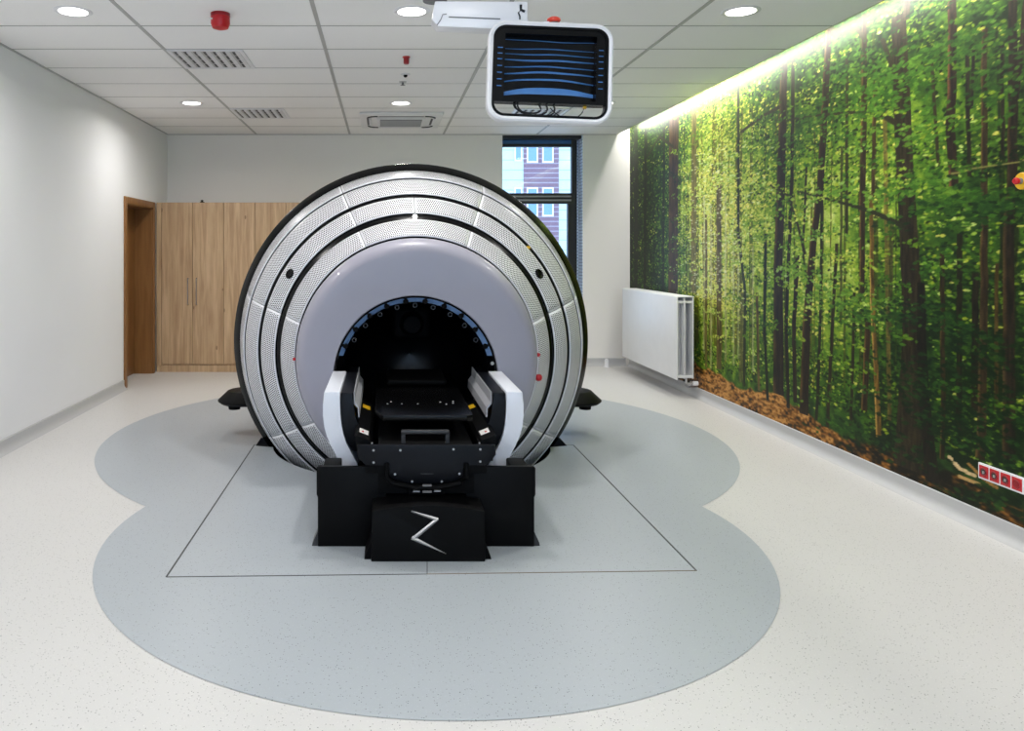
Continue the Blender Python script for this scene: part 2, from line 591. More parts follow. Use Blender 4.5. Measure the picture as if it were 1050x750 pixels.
# ---- window in the back wall
w = struct(empty('window_1', ((WX0 + WX1) / 2, YB + .22, WZ0)))
fy0, fy1 = YB + .20, YB + .27
GX0, GX1 = WX0, 2.490
TR = P(0, 204, YB + .2).z                       # transom height
box('frame_head', WX0, WX1, fy0 - .14, fy1, 2.955, WZ1, M_frame, w)
box('frame_head_rail', WX0, GX1, fy0 + .01, fy1, 2.865, 2.905, M_frame, w)
box('frame_head_strip', WX0, GX1, fy0 + .02, fy1, 2.905, 2.955, M_bluef, w)
box('frame_mullion', GX1, GX1 + .07, fy0, fy1, WZ0 + .06, 2.955, M_frame, w)
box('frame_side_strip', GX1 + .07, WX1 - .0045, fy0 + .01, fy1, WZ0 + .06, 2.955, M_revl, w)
box('frame_mullion', WX0, WX0 + .03, fy0, fy1, WZ0, 2.955, M_frame, w)
box('transom', WX0, GX1, fy0, fy1, TR + .045, TR + .075, M_frame, w)
box('transom', WX0, GX1, fy0, fy1, TR - .005, TR + .022, M_frame, w)
box('transom', WX0, GX1, fy0, fy1, TR - .065, TR - .03, M_frame, w)
box('transom_sill', WX0, GX1, fy0 + .02, fy1, TR + .022, TR + .045, M_lgrey, w)
box('transom_sill', WX0, GX1, fy0 + .02, fy1, TR - .03, TR - .005, M_lgrey, w)
box('lower_sash_stile', GX1 - .05, GX1, fy0, fy1, WZ0 + .06, TR - .065, M_frame, w)
box('lower_sash_stile', WX0 + .03, WX0 + .07, fy0, fy1, WZ0 + .06, TR - .065, M_frame, w)
box('frame_sill', WX0, WX1, fy0, fy1, WZ0, WZ0 + .06, M_frame, w)
box('pane', WX0 + .03, GX1, fy0 + .03, fy0 + .036, TR + .075, 2.865, M_glass, w)
box('pane', WX0 + .07, GX1 - .05, fy0 + .03, fy0 + .036, WZ0 + .06, TR - .065, M_glass, w)
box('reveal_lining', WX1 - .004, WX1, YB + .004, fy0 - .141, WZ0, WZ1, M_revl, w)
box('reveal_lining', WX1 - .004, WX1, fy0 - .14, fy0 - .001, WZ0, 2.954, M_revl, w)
box('window_board', WX0, WX1, YB - .02, fy0 - .001, WZ0 - .0, WZ0 + .025, M_whitem, w)

w2 = struct(empty('window_2', ((VX0 + VX1) / 2, YF - .12, VZ0)))
for xx in (VX0, (VX0 * 2 + VX1) / 3, (VX0 + VX1 * 2) / 3, VX1 - .06):
    box('frame_mullion', xx, xx + .06, YF - .15, YF - .08, VZ0, VZ1, M_frame, w2)
for zz in (VZ0, VZ1 - .06):
    box('frame_rail', VX0 + .06, VX1 - .06, YF - .15, YF - .08, zz, zz + .06, M_frame, w2)
box('pane', VX0 + .06, VX1 - .06, YF - .118, YF - .112, VZ0 + .06, VZ1 - .06, M_glass, w2)
for nm_, xa_, xb_, za_, zb_, yy_, rx_ in (('window_portal', VX0, VX1, VZ0, VZ1, YF - .17, -PI / 2), ('window_portal', WX0, WX1, WZ0, WZ1, YB + .30, PI / 2)):
    pl_ = bpy.data.lights.new(nm_, 'AREA'); pl_.shape = 'RECTANGLE'; pl_.size = xb_ - xa_; pl_.size_y = zb_ - za_
    pl_.cycles.is_portal = True                   # only tells the renderer where daylight enters
    po_ = bpy.data.objects.new(nm_, pl_); COL.objects.link(po_)
    po_.location = ((xa_ + xb_) / 2, yy_, (za_ + zb_) / 2); po_.rotation_euler = (-rx_, 0, 0)

# ---- door in the left wall: casing, jambs, leaf
d = struct(empty('door_1', (XL - .1, (DY0 + DY1) / 2, 0)))
cw, ct = 0.075, 0.018
box('casing', XL, XL + ct, DY0 - cw + .012, DY0 + .012, 0, DH + cw - .012, M_doorwood, d, bev=.002)
box('casing', XL, XL + ct, DY1 - .012, DY1 + cw - .012, 0, DH + cw - .012, M_doorwood, d, bev=.002)
box('casing', XL, XL + ct, DY0 + .012, DY1 - .012, DH - .012, DH + cw - .012, M_doorwood, d, bev=.002)
jd = 0.26
box('jamb', XL - jd, XL, DY0, DY0 + .02, 0, DH, M_doorwood, d)
box('jamb', XL - jd, XL, DY1 - .02, DY1, 0, DH, M_doorwood, d)
box('head_jamb', XL - jd, XL, DY0 + .02, DY1 - .02, DH - .02, DH, M_doorwood, d)
leaf = box('door_leaf', XL - jd + .01, XL - jd + .05, DY0 + .024, DY1 - .024, .006, DH - .024, M_doorwood, d, bev=.002)
box('handle_plate', XL - jd + .05, XL - jd + .056, DY0 + .06, DY0 + .10, .96, 1.12, M_silver, leaf)
tube('lever_handle', [(XL - jd + .056, DY0 + .08, 1.05), (XL - jd + .10, DY0 + .08, 1.05), (XL - jd + .105, DY0 + .10, 1.05), (XL - jd + .105, DY0 + .20, 1.05)], .009, M_silver, leaf)

# ================================================================== FOREST MURAL on the right wall
RES = 0.0062
MZ0, MZ1 = 0.095, 3.20
NC, NR = int((YB - YF) / RES), int((MZ1 - MZ0) / RES)
rng = np.random.default_rng(11)


def w2c(yy): return (YB - yy) / RES
def z2r(zz): return (zz - MZ0) / RES
XMUR = XR - 0.004


def px2w(px, py):
    yy = F * XMUR / (px - CX)
    return yy, CH - (py - CY) * yy / F


def smooth_noise(nr, nc, cell_r, cell_c):
    gr, gc = int(nr / cell_r) + 3, int(nc / cell_c) + 3
    g = rng.random((gr, gc))
    r = np.arange(nr) / cell_r; c = np.arange(nc) / cell_c
    r0 = r.astype(int); c0 = c.astype(int)
    fr_ = (r - r0)[:, None]; fc_ = (c - c0)[None, :]
    fr_ = fr_ * fr_ * (3 - 2 * fr_); fc_ = fc_ * fc_ * (3 - 2 * fc_)
    return ((g[r0][:, c0] * (1 - fr_) + g[r0 + 1][:, c0] * fr_) * (1 - fc_) +
            (g[r0][:, c0 + 1] * (1 - fr_) + g[r0 + 1][:, c0 + 1] * fr_) * fc_)


yy_c = YB - np.arange(NC) * RES
zz_r = MZ0 + np.arange(NR) * RES
YY, ZZ = np.meshgrid(yy_c, zz_r)


def gauss(a, m, s): return np.exp(-((a - m) / s) ** 2)


# the printed photograph's own light: sunlit clearing far left of centre, deep shade to the right and at the far end
SUN = (1.08 * gauss(YY, 7.5, 1.0) * gauss(ZZ, 1.7, 1.5) + 0.72 * gauss(YY, 5.75, 0.8) * gauss(ZZ, 1.45, 0.95)
       + 0.36 * gauss(YY, 4.7, 0.9) * gauss(ZZ, 2.1, 0.7) + 0.3 * gauss(YY, 2.0, 1.2) * gauss(ZZ, 1.8, 0.9))
SUN += 0.05 * np.clip((6.0 - YY) / 1.5, 0, 1) + 0.04
SUN += 0.10 * (smooth_noise(NR, NC, 60, 40) - 0.5)
SUN = np.clip(SUN, 0, 1)
stops_p = np.array([0, .2, .45, .7, 1.0])
stops_c = np.array([[19, 36, 12], [38, 68, 20], [74, 112, 24], [136, 166, 44], [206, 216, 116]], float) / 255


def pal(s):
    s = np.clip(s, 0, 1)
    return np.stack([np.interp(s, stops_p, stops_c[:, k]) for k in range(3)], -1)


nz = 0.5 * smooth_noise(NR, NC, 14, 12) + 0.3 * smooth_noise(NR, NC, 5, 6) + 0.2 * smooth_noise(NR, NC, 40, 10)
IMG = pal(np.clip(SUN * 0.95 + (nz - 0.5) * 0.75, 0, 1))


def blend(r0, r1, c0, c1, alpha, col):
    """alpha over into IMG window"""
    ra, rb_, ca, cb = max(r0, 0), min(r1, NR), max(c0, 0), min(c1, NC)
    if ra >= rb_ or ca >= cb: return
    a = alpha[ra - r0:rb_ - r0, ca - c0:cb - c0][..., None]
    cc = col if col.ndim == 1 else col[ra - r0:rb_ - r0, ca - c0:cb - c0]
    IMG[ra:rb_, ca:cb] = IMG[ra:rb_, ca:cb] * (1 - a) + cc * a


def trunk(pts, wid, col, lit=0.0, alpha=1.0, litcol=(170, 124, 62), rough=0.3):
    """pts: (y, z) wall points from top to bottom, wid: width in m at those points"""
    zs = np.array([p[1] for p in pts]); ys = np.array([p[0] for p in pts]); ws = np.array(wid if hasattr(wid, '__len__') else [wid] * len(pts))
    o = np.argsort(zs); zs, ys, ws = zs[o], ys[o], ws[o]
    r0, r1 = int(z2r(zs[0])), int(z2r(zs[-1])) + 1
    r0, r1 = max(r0, 0), min(r1, NR)
    if r1 - r0 < 2: return
    rr = np.arange(r0, r1); zr = MZ0 + rr * RES
    cc = w2c(np.interp(zr, zs, ys)) + np.interp(rr, np.arange(r0, r1 + 12, 12), rng.normal(0, .35, len(np.arange(r0, r1 + 12, 12))))
    hw = np.maximum(np.interp(zr, zs, ws) / RES / 2, 0.55)
    ca, cb = int(cc.min() - hw.max() - 2), int(cc.max() + hw.max() + 3)
    C = np.arange(ca, cb)[None, :]
    t = (C - cc[:, None]) / hw[:, None]
    a = np.clip((1 - np.abs(t)) * hw[:, None] + 0.5, 0, 1) * alpha
    bark = 1 + rough * 2 * (smooth_noise(r1 - r0, cb - ca, 9, 2.2) - .5) + 0.25 * (smooth_noise(r1 - r0, cb - ca, 40, 6) - .5)
    shade = 1.0 + 0.0 * t
    base = np.array(col) / 255.0 * .85
    col3 = base[None, None] * (bark * shade)[..., None]
    if lit > 0:
        edge = np.clip((-t - 0.25) / 0.6, 0, 1) * lit * np.clip(smooth_noise(r1 - r0, cb - ca, 30, 50) * 2 - .3, 0, 1)
        col3 = col3 * (1 - edge[..., None]) + (np.array(litcol) / 255)[None, None] * edge[..., None]
    blend(r0, r1, ca, cb, a, np.clip(col3, 0, 1))


def ptrunk(pp, wpx, col, **kw):
    pts = [px2w(*p) for p in pp]
    wid = []
    for (yy, zz), wp in zip(pts, wpx if hasattr(wpx, '__len__') else [wpx] * len(pts)):
        wid.append(wp * yy * yy / (F * XMUR))
    trunk(pts, wid, col, **kw)


STAMPS = {}
for a_ in (2, 3, 4, 5, 6):
    for b_ in (1, 2, 3):
        for sl in (-1, 0, 1):
            C_, R_ = np.meshgrid(np.arange(-a_, a_ + 1), np.arange(-b_ - 2, b_ + 3))
            q = np.abs(C_ / (a_ + .3)); wdt = (b_ * 0.62 + .3) * (1 - q ** 1.7)
            STAMPS[(a_, b_, sl)] = np.clip(wdt - np.abs(R_ - sl * 0.28 * C_ * b_ / a_) + .5, 0, 1)


def leaf(yy, zz, a_, b_, sl, col, alpha=1.0):
    s = STAMPS[(a_, b_, sl)]
    r0 = int(z2r(zz)) - b_ - 2; c0 = int(w2c(yy)) - a_
    if c0 > NC or c0 + 2 * a_ < 0: return
    blend(r0, r0 + s.shape[0], c0, c0 + s.shape[1], s * alpha, col)


def sun_at(yy, zz):
    c = int(np.clip(w2c(yy), 0, NC - 1)); r = int(np.clip(z2r(zz), 0, NR - 1))
    return SUN[r, c]


def clump(yy, zz, n_, ry, rz, tone, hue, spread=0.3, big=False, slope=0.0):
    ks = (3, 4, 5, 6) if big else (2, 3, 4)
    s0 = sun_at(yy, zz)
    for _ in range(n_):
        dy, dz = rng.normal(0, ry), rng.normal(0, rz)
        s = s0 * 0.85 + tone + rng.normal(0, spread)
        col = pal(np.array(s)) * hue
        leaf(yy + dy, zz + dz + slope * dy - 0.10 * dy * dy / max(ry, .01), int(rng.choice(ks)), int(rng.choice((1, 2, 2, 3) if big else (1, 2))), int(rng.integers(-1, 2)), np.clip(col, 0, 1), 0.92)


WARM = np.array([1.08, 1.0, .8]); COOL = np.array([.80, .92, .98]); NEUT = np.array([.95, 1.0, .9])
rz_all = lambda: (rng.uniform(YF, YB), rng.uniform(0.35, 3.15))
# far foliage
for _ in range(1500):
    yy, zz = rz_all(); clump(yy, zz, 22, .13, .035, rng.normal(.04, .24), WARM if rng.random() < .6 else NEUT)
# far thin stems
for _ in range(150):
    yy = rng.uniform(YF, YB); s = sun_at(yy, 1.5); wv = rng.uniform(.012, .035) * (1.5 if yy > 7 else 1)
    lean = rng.normal(0, .05)
    base = pal(np.array(s * .55 + .05)) * np.array([.95, .72, .7]) * 255
    z0 = .5 + rng.uniform(-.1, .2); z1 = rng.uniform(1.8, 3.2)
    trunk([(yy + lean, z1), (yy + lean * .4 + rng.normal(0, .015), (z0 + z1) / 2), (yy, z0)], wv, base, alpha=.8)
for _ in range(1300):
    yy, zz = rz_all(); clump(yy, zz, 16, .11, .018, rng.normal(.0, .26), WARM if rng.random() < .5 else NEUT)
for _ in range(170):                             # leafy light in the clearing
    clump(rng.normal(7.45, .6), rng.uniform(.95, 2.8), 26, .16, .035, rng.normal(.12, .16), WARM, spread=.22)
for _ in range(90):                              # darker leaves at the far end
    clump(rng.uniform(8.7, 10.0), rng.uniform(.6, 3.0), 18, .2, .04, rng.normal(.14, .1), NEUT, spread=.16)
# pale shafts between the stems in the clearing
for pxs in (722, 729, 744, 752, 757, 772):
    ptrunk([(pxs, rng.uniform(200, 260)), (pxs, rng.uniform(360, 385))], 2.2, (208, 206, 150), alpha=.5)
# forest floor
gline = [(690, 362), (718, 374), (760, 396), (800, 404), (830, 424), (860, 446), (900, 456), (950, 478), (1000, 492), (1050, 522)]
gy = [px2w(*p)[0] for p in gline]; gz = [px2w(*p)[1] for p in gline]
gy = [YB] + gy + [YF]; gz = [gz[0] - .02] + gz + [gz[-1] + .08]
gtop = np.interp(yy_c[::-1], gy[::-1], gz[::-1])[::-1] + 0.05 * (smooth_noise(1, NC, 1, 14)[0] - .5)
gm = np.clip((gtop[None, :] - ZZ) / .02, 0, 1)
gs = np.clip(0.15 + 0.55 * gauss(YY, 7.2, 1.2) + .35 * gauss(YY, 5.9, .7) + 0.8 * (smooth_noise(NR, NC, 4, 14) - .5) + .75 * (smooth_noise(NR, NC, 2.0, 5) - .5), 0, 1)
gcol = np.stack([np.interp(gs, [0, .3, .6, 1], [v[k] / 255 for v in ((22, 20, 8), (62, 44, 14), (128, 80, 28), (200, 142, 72))]) for k in range(3)], -1)
IMG = IMG * (1 - gm[..., None]) + gcol * gm[..., None]
# trunks read off the photograph (pixel -> wall)
DK, BR = (42, 34, 22), (66, 47, 30)
ptrunk([(652, 120), (652, 300)], 3.5, (34, 40, 20)); ptrunk([(662, 120), (661, 300)], 2.6, (26, 30, 16)); ptrunk([(681, 120), (680, 300)], 2.0, (34, 40, 18))
ptrunk([(691, 100), (690, 300), (689, 380)], 9.5, BR, lit=.25)
ptrunk([(712, 85), (711, 300)], 5.0, (112, 104, 44), lit=.5)
ptrunk([(737, 190), (737, 300), (737, 378)], 5.0, (104, 92, 50), lit=.3); ptrunk([(724, 220), (724, 376)], 2.4, (118, 106, 52)); ptrunk([(762, 300), (760, 392)], 5.0, (104, 100, 54), alpha=.7)
ptrunk([(757, 70), (757, 240), (764, 300), (763, 396)], 2.6, (46, 52, 22)); ptrunk([(785, 240), (784, 340), (787, 410)], 2.8, (30, 38, 16)); ptrunk([(776, 300), (778, 400)], 2.6, (104, 88, 44))
ptrunk([(804, 55), (801, 180), (798, 260), (798, 404)], [7, 8.5, 9, 11], DK, lit=.35)
ptrunk([(813, 50), (812, 180), (806, 330), (808, 418)], 3.4, (38, 34, 18)); ptrunk([(818, 262), (814, 330), (815, 412)], 4.0, (44, 34, 18))
ptrunk([(850, 25), (846, 100), (841, 190), (833, 255), (827, 330), (824, 424)], [6, 7, 7, 7, 8, 9], (46, 34, 20), lit=.45)
ptrunk([(827, 170), (823, 260), (829, 300)], 2.2, (40, 38, 18)); ptrunk([(843, 200), (841, 330), (837, 430)], 3.0, (36, 38, 16)); ptrunk([(858, 250), (852, 360), (848, 438)], 3.4, (52, 44, 20))
ptrunk([(886, 15), (886, 110), (884, 200), (884, 300)], [5, 6, 6, 5], (54, 42, 22), lit=.5); ptrunk([(897, 90), (895, 200)], 4.0, (70, 54, 24), lit=.4)
ptrunk([(893, 200), (894, 300), (898, 380), (901, 448)], [4, 4.5, 5, 6], (112, 84, 32), lit=.8, litcol=(222, 172, 84))
ptrunk([(890, 330), (886, 420)], 6.0, (58, 42, 22), lit=.5); ptrunk([(907, 110), (909, 240), (912, 430)], 4.5, (118, 96, 44), alpha=.75); ptrunk([(914, 230), (912, 340)], 4.5, (72, 68, 32), alpha=.8)
ptrunk([(868, 60), (868, 240)], 3.0, (58, 58, 26)); ptrunk([(876, 300), (872, 440)], 3.0, (48, 44, 20)); ptrunk([(863, 150), (862, 330)], 2.6, (60, 60, 26), alpha=.8)
ptrunk([(955, 60), (958, 110), (962, 170)], 3.5, (52, 46, 24)); ptrunk([(992, 40), (992, 110), (994, 180)], 4.5, (40, 38, 22)); ptrunk([(998, 50), (996, 110)], 3.5, (40, 36, 22))
ptrunk([(976, 0), (976, 90), (974, 130), (978, 190)], [9, 9.5, 9.5, 10], (46, 34, 24), lit=.8, litcol=(140, 92, 56))
ptrunk([(1009, 30), (1009, 190), (1009, 290), (1007, 400), (1005, 470)], [6, 7, 8, 9, 10], (62, 48, 28), lit=.4)
ptrunk([(1027, 40), (1028, 160)], 4.0, (44, 40, 22)); ptrunk([(1000, 280), (999, 420)], 7.0, (34, 30, 16)); ptrunk([(984, 240), (983, 440)], 6.0, (36, 34, 16)); ptrunk([(966, 260), (967, 420), (966, 470)], 5.0, (52, 40, 20), lit=.5); ptrunk([(1022, 270), (1021, 420)], 4.0, (80, 62, 26))
ptrunk([(1038, 0), (1038, 170), (1034, 250), (1034, 470)], [9, 10.5, 11.5, 14], (42, 34, 22), lit=.3); ptrunk([(1052, 0), (1046, 60), (1042, 100)], 6.0, (50, 38, 26))
ptrunk([(921, 15), (924, 100), (929, 200), (934, 290), (936, 350), (932, 430), (930, 480)], [15, 17, 18, 20, 22, 25, 29], (50, 42, 26), rough=.3)
ptrunk([(944, 290), (945, 360), (949, 430), (956, 495)], [8, 10, 12, 15], (30, 26, 16))
ptrunk([(930, 0), (929, 20)], 7, (50, 42, 26))
for _ in range(26):                              # nearer end of the wall, beyond the photograph
    yy = rng.uniform(YF, 3.7); trunk([(yy + rng.normal(0, .05), 3.2), (yy, rng.uniform(.2, .45))], rng.uniform(.03, .16), (44 + rng.uniform(-8, 14), 36, 22), lit=rng.uniform(0, .6))
# branches
def branch(pp, w0, w1, col=(44, 40, 22)):
    P_ = [px2w(*p) for p in pp]
    n_ = 90
    ts = np.linspace(0, len(P_) - 1, n_)
    ys = np.interp(ts, range(len(P_)), [p[0] for p in P_]); zs = np.interp(ts, range(len(P_)), [p[1] for p in P_])
    for i in range(n_):
        wd = (w0 + (w1 - w0) * i / n_) / RES / 2
        rr_ = int(math.ceil(wd)) + 1
        g_ = np.arange(-rr_, rr_ + 1)
        a = np.clip(wd - np.hypot(*np.meshgrid(g_ * .55, g_)) + .6, 0, 1)
        blend(int(z2r(zs[i])) - rr_, int(z2r(zs[i])) + rr_ + 1, int(w2c(ys[i])) - rr_, int(w2c(ys[i])) + rr_ + 1, a, np.array(col) / 255)
branch([(919, 126), (904, 117), (885, 114), (858, 116), (836, 118), (800, 124)], .028, .012)
branch([(926, 231), (900, 219), (880, 212), (850, 204), (818, 196)], .03, .012, (40, 42, 22))
branch([(888, 42), (880, 30), (868, 27), (850, 30)], .022, .012)
branch([(976, 178), (1000, 172), (1024, 169), (1050, 164)], .008, .006, (130, 126, 62))
branch([(826, 262), (818, 230), (808, 200), (790, 190)], .02, .01); branch([(690, 150), (676, 140), (664, 160)], .03, .02)
branch([(798, 110), (780, 120), (760, 135)], .03, .02); branch([(905, 40), (912, 60), (920, 80)], .02, .02)
# fallen pale branch on the ground near the sockets
branch([(974, 469), (984, 480), (1000, 488)], .016, .012, (206, 176, 124)); branch([(984, 488), (1005, 496)], .012, .008, (190, 150, 88)); branch([(993, 475), (1008, 490), (1022, 500)], .008, .012, (160, 116, 56))
# nearer foliage sprays, denser and cooler on the right
for _ in range(230):
    yy, zz = rz_all()
    zz = max(zz, np.interp(yy, gy[::-1], gz[::-1]) + rng.uniform(.02, .3))
    if 6.6 < yy < 8.2 and rng.random() < .45: continue
    cool = yy < 6.2
    clump(yy, zz, 34, .15, .022, rng.normal(-.02, .14), COOL if cool and rng.random() < .65 else NEUT, spread=.14, slope=rng.normal(0, .12))
# big foreground sprays read off the photograph
for (px, py, n_, sy, sz, tone) in ((905, 95, 260, .20, .16, .18), (870, 80, 150, .22, .14, .2), (940, 70, 150, .16, .10, .2), (1000, 40, 170, .22, .09, .16), (1020, 90, 120, .2, .10, .1),
                                   (985, 205, 230, .34, .05, .02), (930, 190, 160, .22, .05, .05), (1030, 210, 130, .2, .06, 0), (860, 195, 110, .22, .05, .05), (850, 300, 150, .24, .08, .05),
                                   (880, 320, 130, .2, .07, .05), (960, 325, 180, .3, .06, .03), (1000, 370, 200, .28, .10, -.02), (940, 410, 160, .2, .10, -.03), (915, 455, 130, .22, .05, 0), (985, 440, 160, .22, .10, -.06),
                                   (1030, 430, 150, .2, .12, -.05), (1000, 510, 130, .25, .04, .02), (745, 183, 120, .45, .05, .05), (770, 150, 100, .4, .06, 0), (815, 165, 70, .25, .06, 0), (820, 280, 90, .25, .06, .05),
                                   (660, 200, 120, .5, .4, -.12), (665, 265, 120, .5, .3, -.15), (780, 220, 80, .3, .05, 0), (865, 435, 80, .2, .04, .1), (955, 130, 130, .2, .10, .15), (835, 120, 90, .25, .1, .1)):
    yy, zz = px2w(px, py)
    if zz > 3.1: zz = 3.05
    clump(yy, zz, int(n_ * .7), sy, sz * .8, tone - .02, COOL if px > 800 else NEUT, spread=.10, big=True, slope=rng.normal(0, .08))
# sparkle: small sunlit leaves
for _ in range(800):
    yy, zz = rng.uniform(YF, YB), rng.uniform(.5, 3.1)
    s = sun_at(yy, zz)
    if rng.random() < .1 + s:
        clump(yy, zz, 7, .05, .010, .22 + rng.normal(0, .12), np.array([1.0, 1, .8]), spread=.1)
for _ in range(420):
    yy, zz = rng.normal(7.5, .45), rng.uniform(1.0, 2.5)
    leaf(yy, zz, int(rng.choice((3, 4, 5))), 1, int(rng.integers(-1, 2)), np.array([.95, .97, .78]), .55)

MURAL_GAIN = 1.0
IMG = IMG * .94 + IMG.mean(-1, keepdims=True) * .06
LINI = np.clip(IMG, 0, 1) ** 2.2 * MURAL_GAIN
sel = np.concatenate([np.arange(0, int(w2c(2.8))), np.arange(int(w2c(2.8)), NC - 1, 4), [NC - 1]])
ncol = len(sel)
ysel = YB - .002 - sel * RES
vx = np.empty((NR, ncol, 3), np.float32)
vx[..., 0] = 0; vx[..., 1] = ysel[None, :]; vx[..., 2] = zz_r[:, None]
cols = np.ones((NR, ncol, 4), np.float32); cols[..., :3] = LINI[:, sel]
ii = np.arange(NR * ncol, dtype=np.int32).reshape(NR, ncol)
quads = np.stack([ii[:-1, :-1], ii[1:, :-1], ii[1:, 1:], ii[:-1, 1:]], -1).reshape(-1, 4)
me = bpy.data.meshes.new('forest_mural')
me.vertices.add(NR * ncol); me.vertices.foreach_set('co', vx.ravel())
me.loops.add(quads.size); me.loops.foreach_set('vertex_index', quads.ravel())
me.polygons.add(len(quads)); me.polygons.foreach_set('loop_start', np.arange(0, quads.size, 4, dtype=np.int32))
me.update(calc_edges=True)
at = me.color_attributes.new('print', 'FLOAT_COLOR', 'POINT'); at.data.foreach_set('color', cols.ravel())
mm = bpy.data.materials.new('forest_print'); k = NT(mm)
ca_ = k.n('ShaderNodeVertexColor', layer_name='print')
tc = k.n('ShaderNodeTexCoord')
mp = k.n('ShaderNodeMapping'); mp.inputs['Scale'].default_value = (1, 45, 95); k.l(tc.outputs['Object'], mp.inputs['Vector'])
fz = k.n('ShaderNodeTexNoise', in_Scale=1.0, in_Detail=3.0); k.l(mp.outputs[0], fz.inputs['Vector'])
gain = k.math('ADD', k.math('MULTIPLY', fz.outputs['Fac'], 1.1), 0.45)
sc = k.n('ShaderNodeVectorMath', operation='SCALE'); k.l(ca_.outputs[0], sc.inputs[0]); k.l(gain, sc.inputs['Scale'])
k.l(sc.outputs[0], k.b.inputs['Base Color'])
k.b.inputs['Roughness'].default_value = 0.5; k.b.inputs['Specular IOR Level'].default_value = 0.2
me.materials.append(mm)
mural = put(bpy.data.objects.new('forest_mural', me), (XMUR, 0, 0))
tag(mural, 'wall-wide printed mural of a sunlit green beech forest on the right wall', 'mural')

# ================================================================== LAMPS
led = tag(box('led_strip', XCE + .001, XCE + .009, YF + .05, YB - .03, 3.055, 3.085, M_led), 'white light strip hidden in the cove along the top of the forest mural', 'light strip')
la = bpy.data.lights.new('cove_light', 'AREA'); la.shape = 'RECTANGLE'; la.size = 12.0; la.size_y = 0.03
la.energy = COVE_W; la.color = (1.0, 0.98, 0.92)
lo = bpy.data.objects.new('cove_light', la); COL.objects.link(lo); lo.parent = led
lo.location = Vector((XCE + .03, (YF + YB) / 2, 3.075)) - WORLD[led.name]
lo.rotation_euler = Vector((-1.0, 0, 0.9)).to_track_quat('Z', 'Y').to_euler()      # shines down and onto the wall
# the rectangle's long side must run along y
_z = Vector((-1.0, 0, 0.75)).normalized(); _x = Vector((0, 1, 0)); _y = _z.cross(_x)
lo.rotation_euler = Matrix((_x, _y, _z)).transposed().to_euler()

dl_seen = {(0, 1): 'large round recessed downlight at the top left, left of the red fire alarm',
           (1, 1): 'round recessed downlight in the middle of the ceiling just left of the monitor arm',
           (2, 1): 'round recessed downlight closest to the forest mural, nearest to the camera',
           (0, 2): 'small distant round downlight near the left wall, between the two square air vents',
           (1, 2): 'small distant round downlight just in front of the ceiling air conditioner',
           (2, 2): 'distant round downlight peeking out right of the hanging monitor'}
lamp_x = (-1.96, 0.18, 2.26); lamp_y = (1.87, 4.90, 7.93, -1.16)
for j, yy in ((1, 4.90), (2, 7.93), (0, 1.87), (3, -1.16)):
    for i, xx in enumerate(lamp_x):
        t = empty('ceiling_downlight', (xx, yy, 2.99))
        tag(t, dl_seen.get((i, j), 'round recessed downlight in the front part of the ceiling, out of view'), 'downlight', 'round ceiling downlights')
        turn('trim_ring', (xx, yy, 2.999), [(.088, 0), (.088, -.004), (.112, -.0045), (.118, -.001), (.118, 0)], 'z', M_white, t, 40)
        cyl('diffuser', (xx, yy, 2.9945), .0885, .0885, .003, M_lamp, t, n=40)
        ld = bpy.data.lights.new('downlight', 'AREA'); ld.shape = 'DISK'; ld.size = 0.175
        ld.energy = DOWNLIGHT_W; ld.color = LIGHT_COL; ld.spread = R(162)
        lo = bpy.data.objects.new('downlight', ld); COL.objects.link(lo); lo.parent = t
        lo.location = (0, 0, -0.0005 + (2.9935 - 2.99))

# ================================================================== CEILING FITTINGS
def vent(x, y, s, label):
    t = empty('ceiling_vent', (x + s / 2, y + s / 2, 2.985))
    tag(t, label, 'air vent', 'square ceiling air vents')
    y0, y1 = y + .01, y + .59
    boxes('frame', [(x, x + s, y0, y0 + .03, 2.99, 2.9995), (x, x + s, y1 - .03, y1, 2.99, 2.9995),
                    (x, x + .03, y0 + .03, y1 - .03, 2.99, 2.9995), (x + s - .03, x + s, y0 + .03, y1 - .03, 2.99, 2.9995)], M_white, t)
    box('face_plate', x + .03, x + s - .03, y0 + .03, y1 - .03, 2.995, 2.9995, M_lgrey, t)
    nx, ny = 7, 4
    cw_, ch_ = (s - .06) / nx, (y1 - y0 - .06) / ny
    slot = flap = None
    for i in range(nx):
        for j in range(ny):
            xa = x + .03 + i * cw_; ya = y0 + .03 + j * ch_
            if slot is None:
                slot = box('slot', xa + .012, xa + cw_ * .52, ya + .012, ya + ch_ - .012, 2.9935, 2.9949, M_slot, t)
                flap = prism('flap', [(xa + cw_ * .50, 2.9948), (xa + cw_ * .56, 2.982), (xa + cw_ * .9, 2.9948)], 'y', ya + .006, ya + ch_ - .006, M_white, t)
            else:
                copy_part(slot, t, WORLD[slot.name] + Vector((i * cw_, j * ch_, 0)))
                copy_part(flap, t, WORLD[flap.name] + Vector((i * cw_, j * ch_, 0)))
    return t


vent(*VENTS[0], 'square louvred air vent in the ceiling behind the red smoke alarm')
vent(*VENTS[1], 'square louvred air vent farthest back on the left, by the small downlight')
vent(*VENTS[2], 'square louvred air vent seen through the gap at the bottom of the hanging monitor')

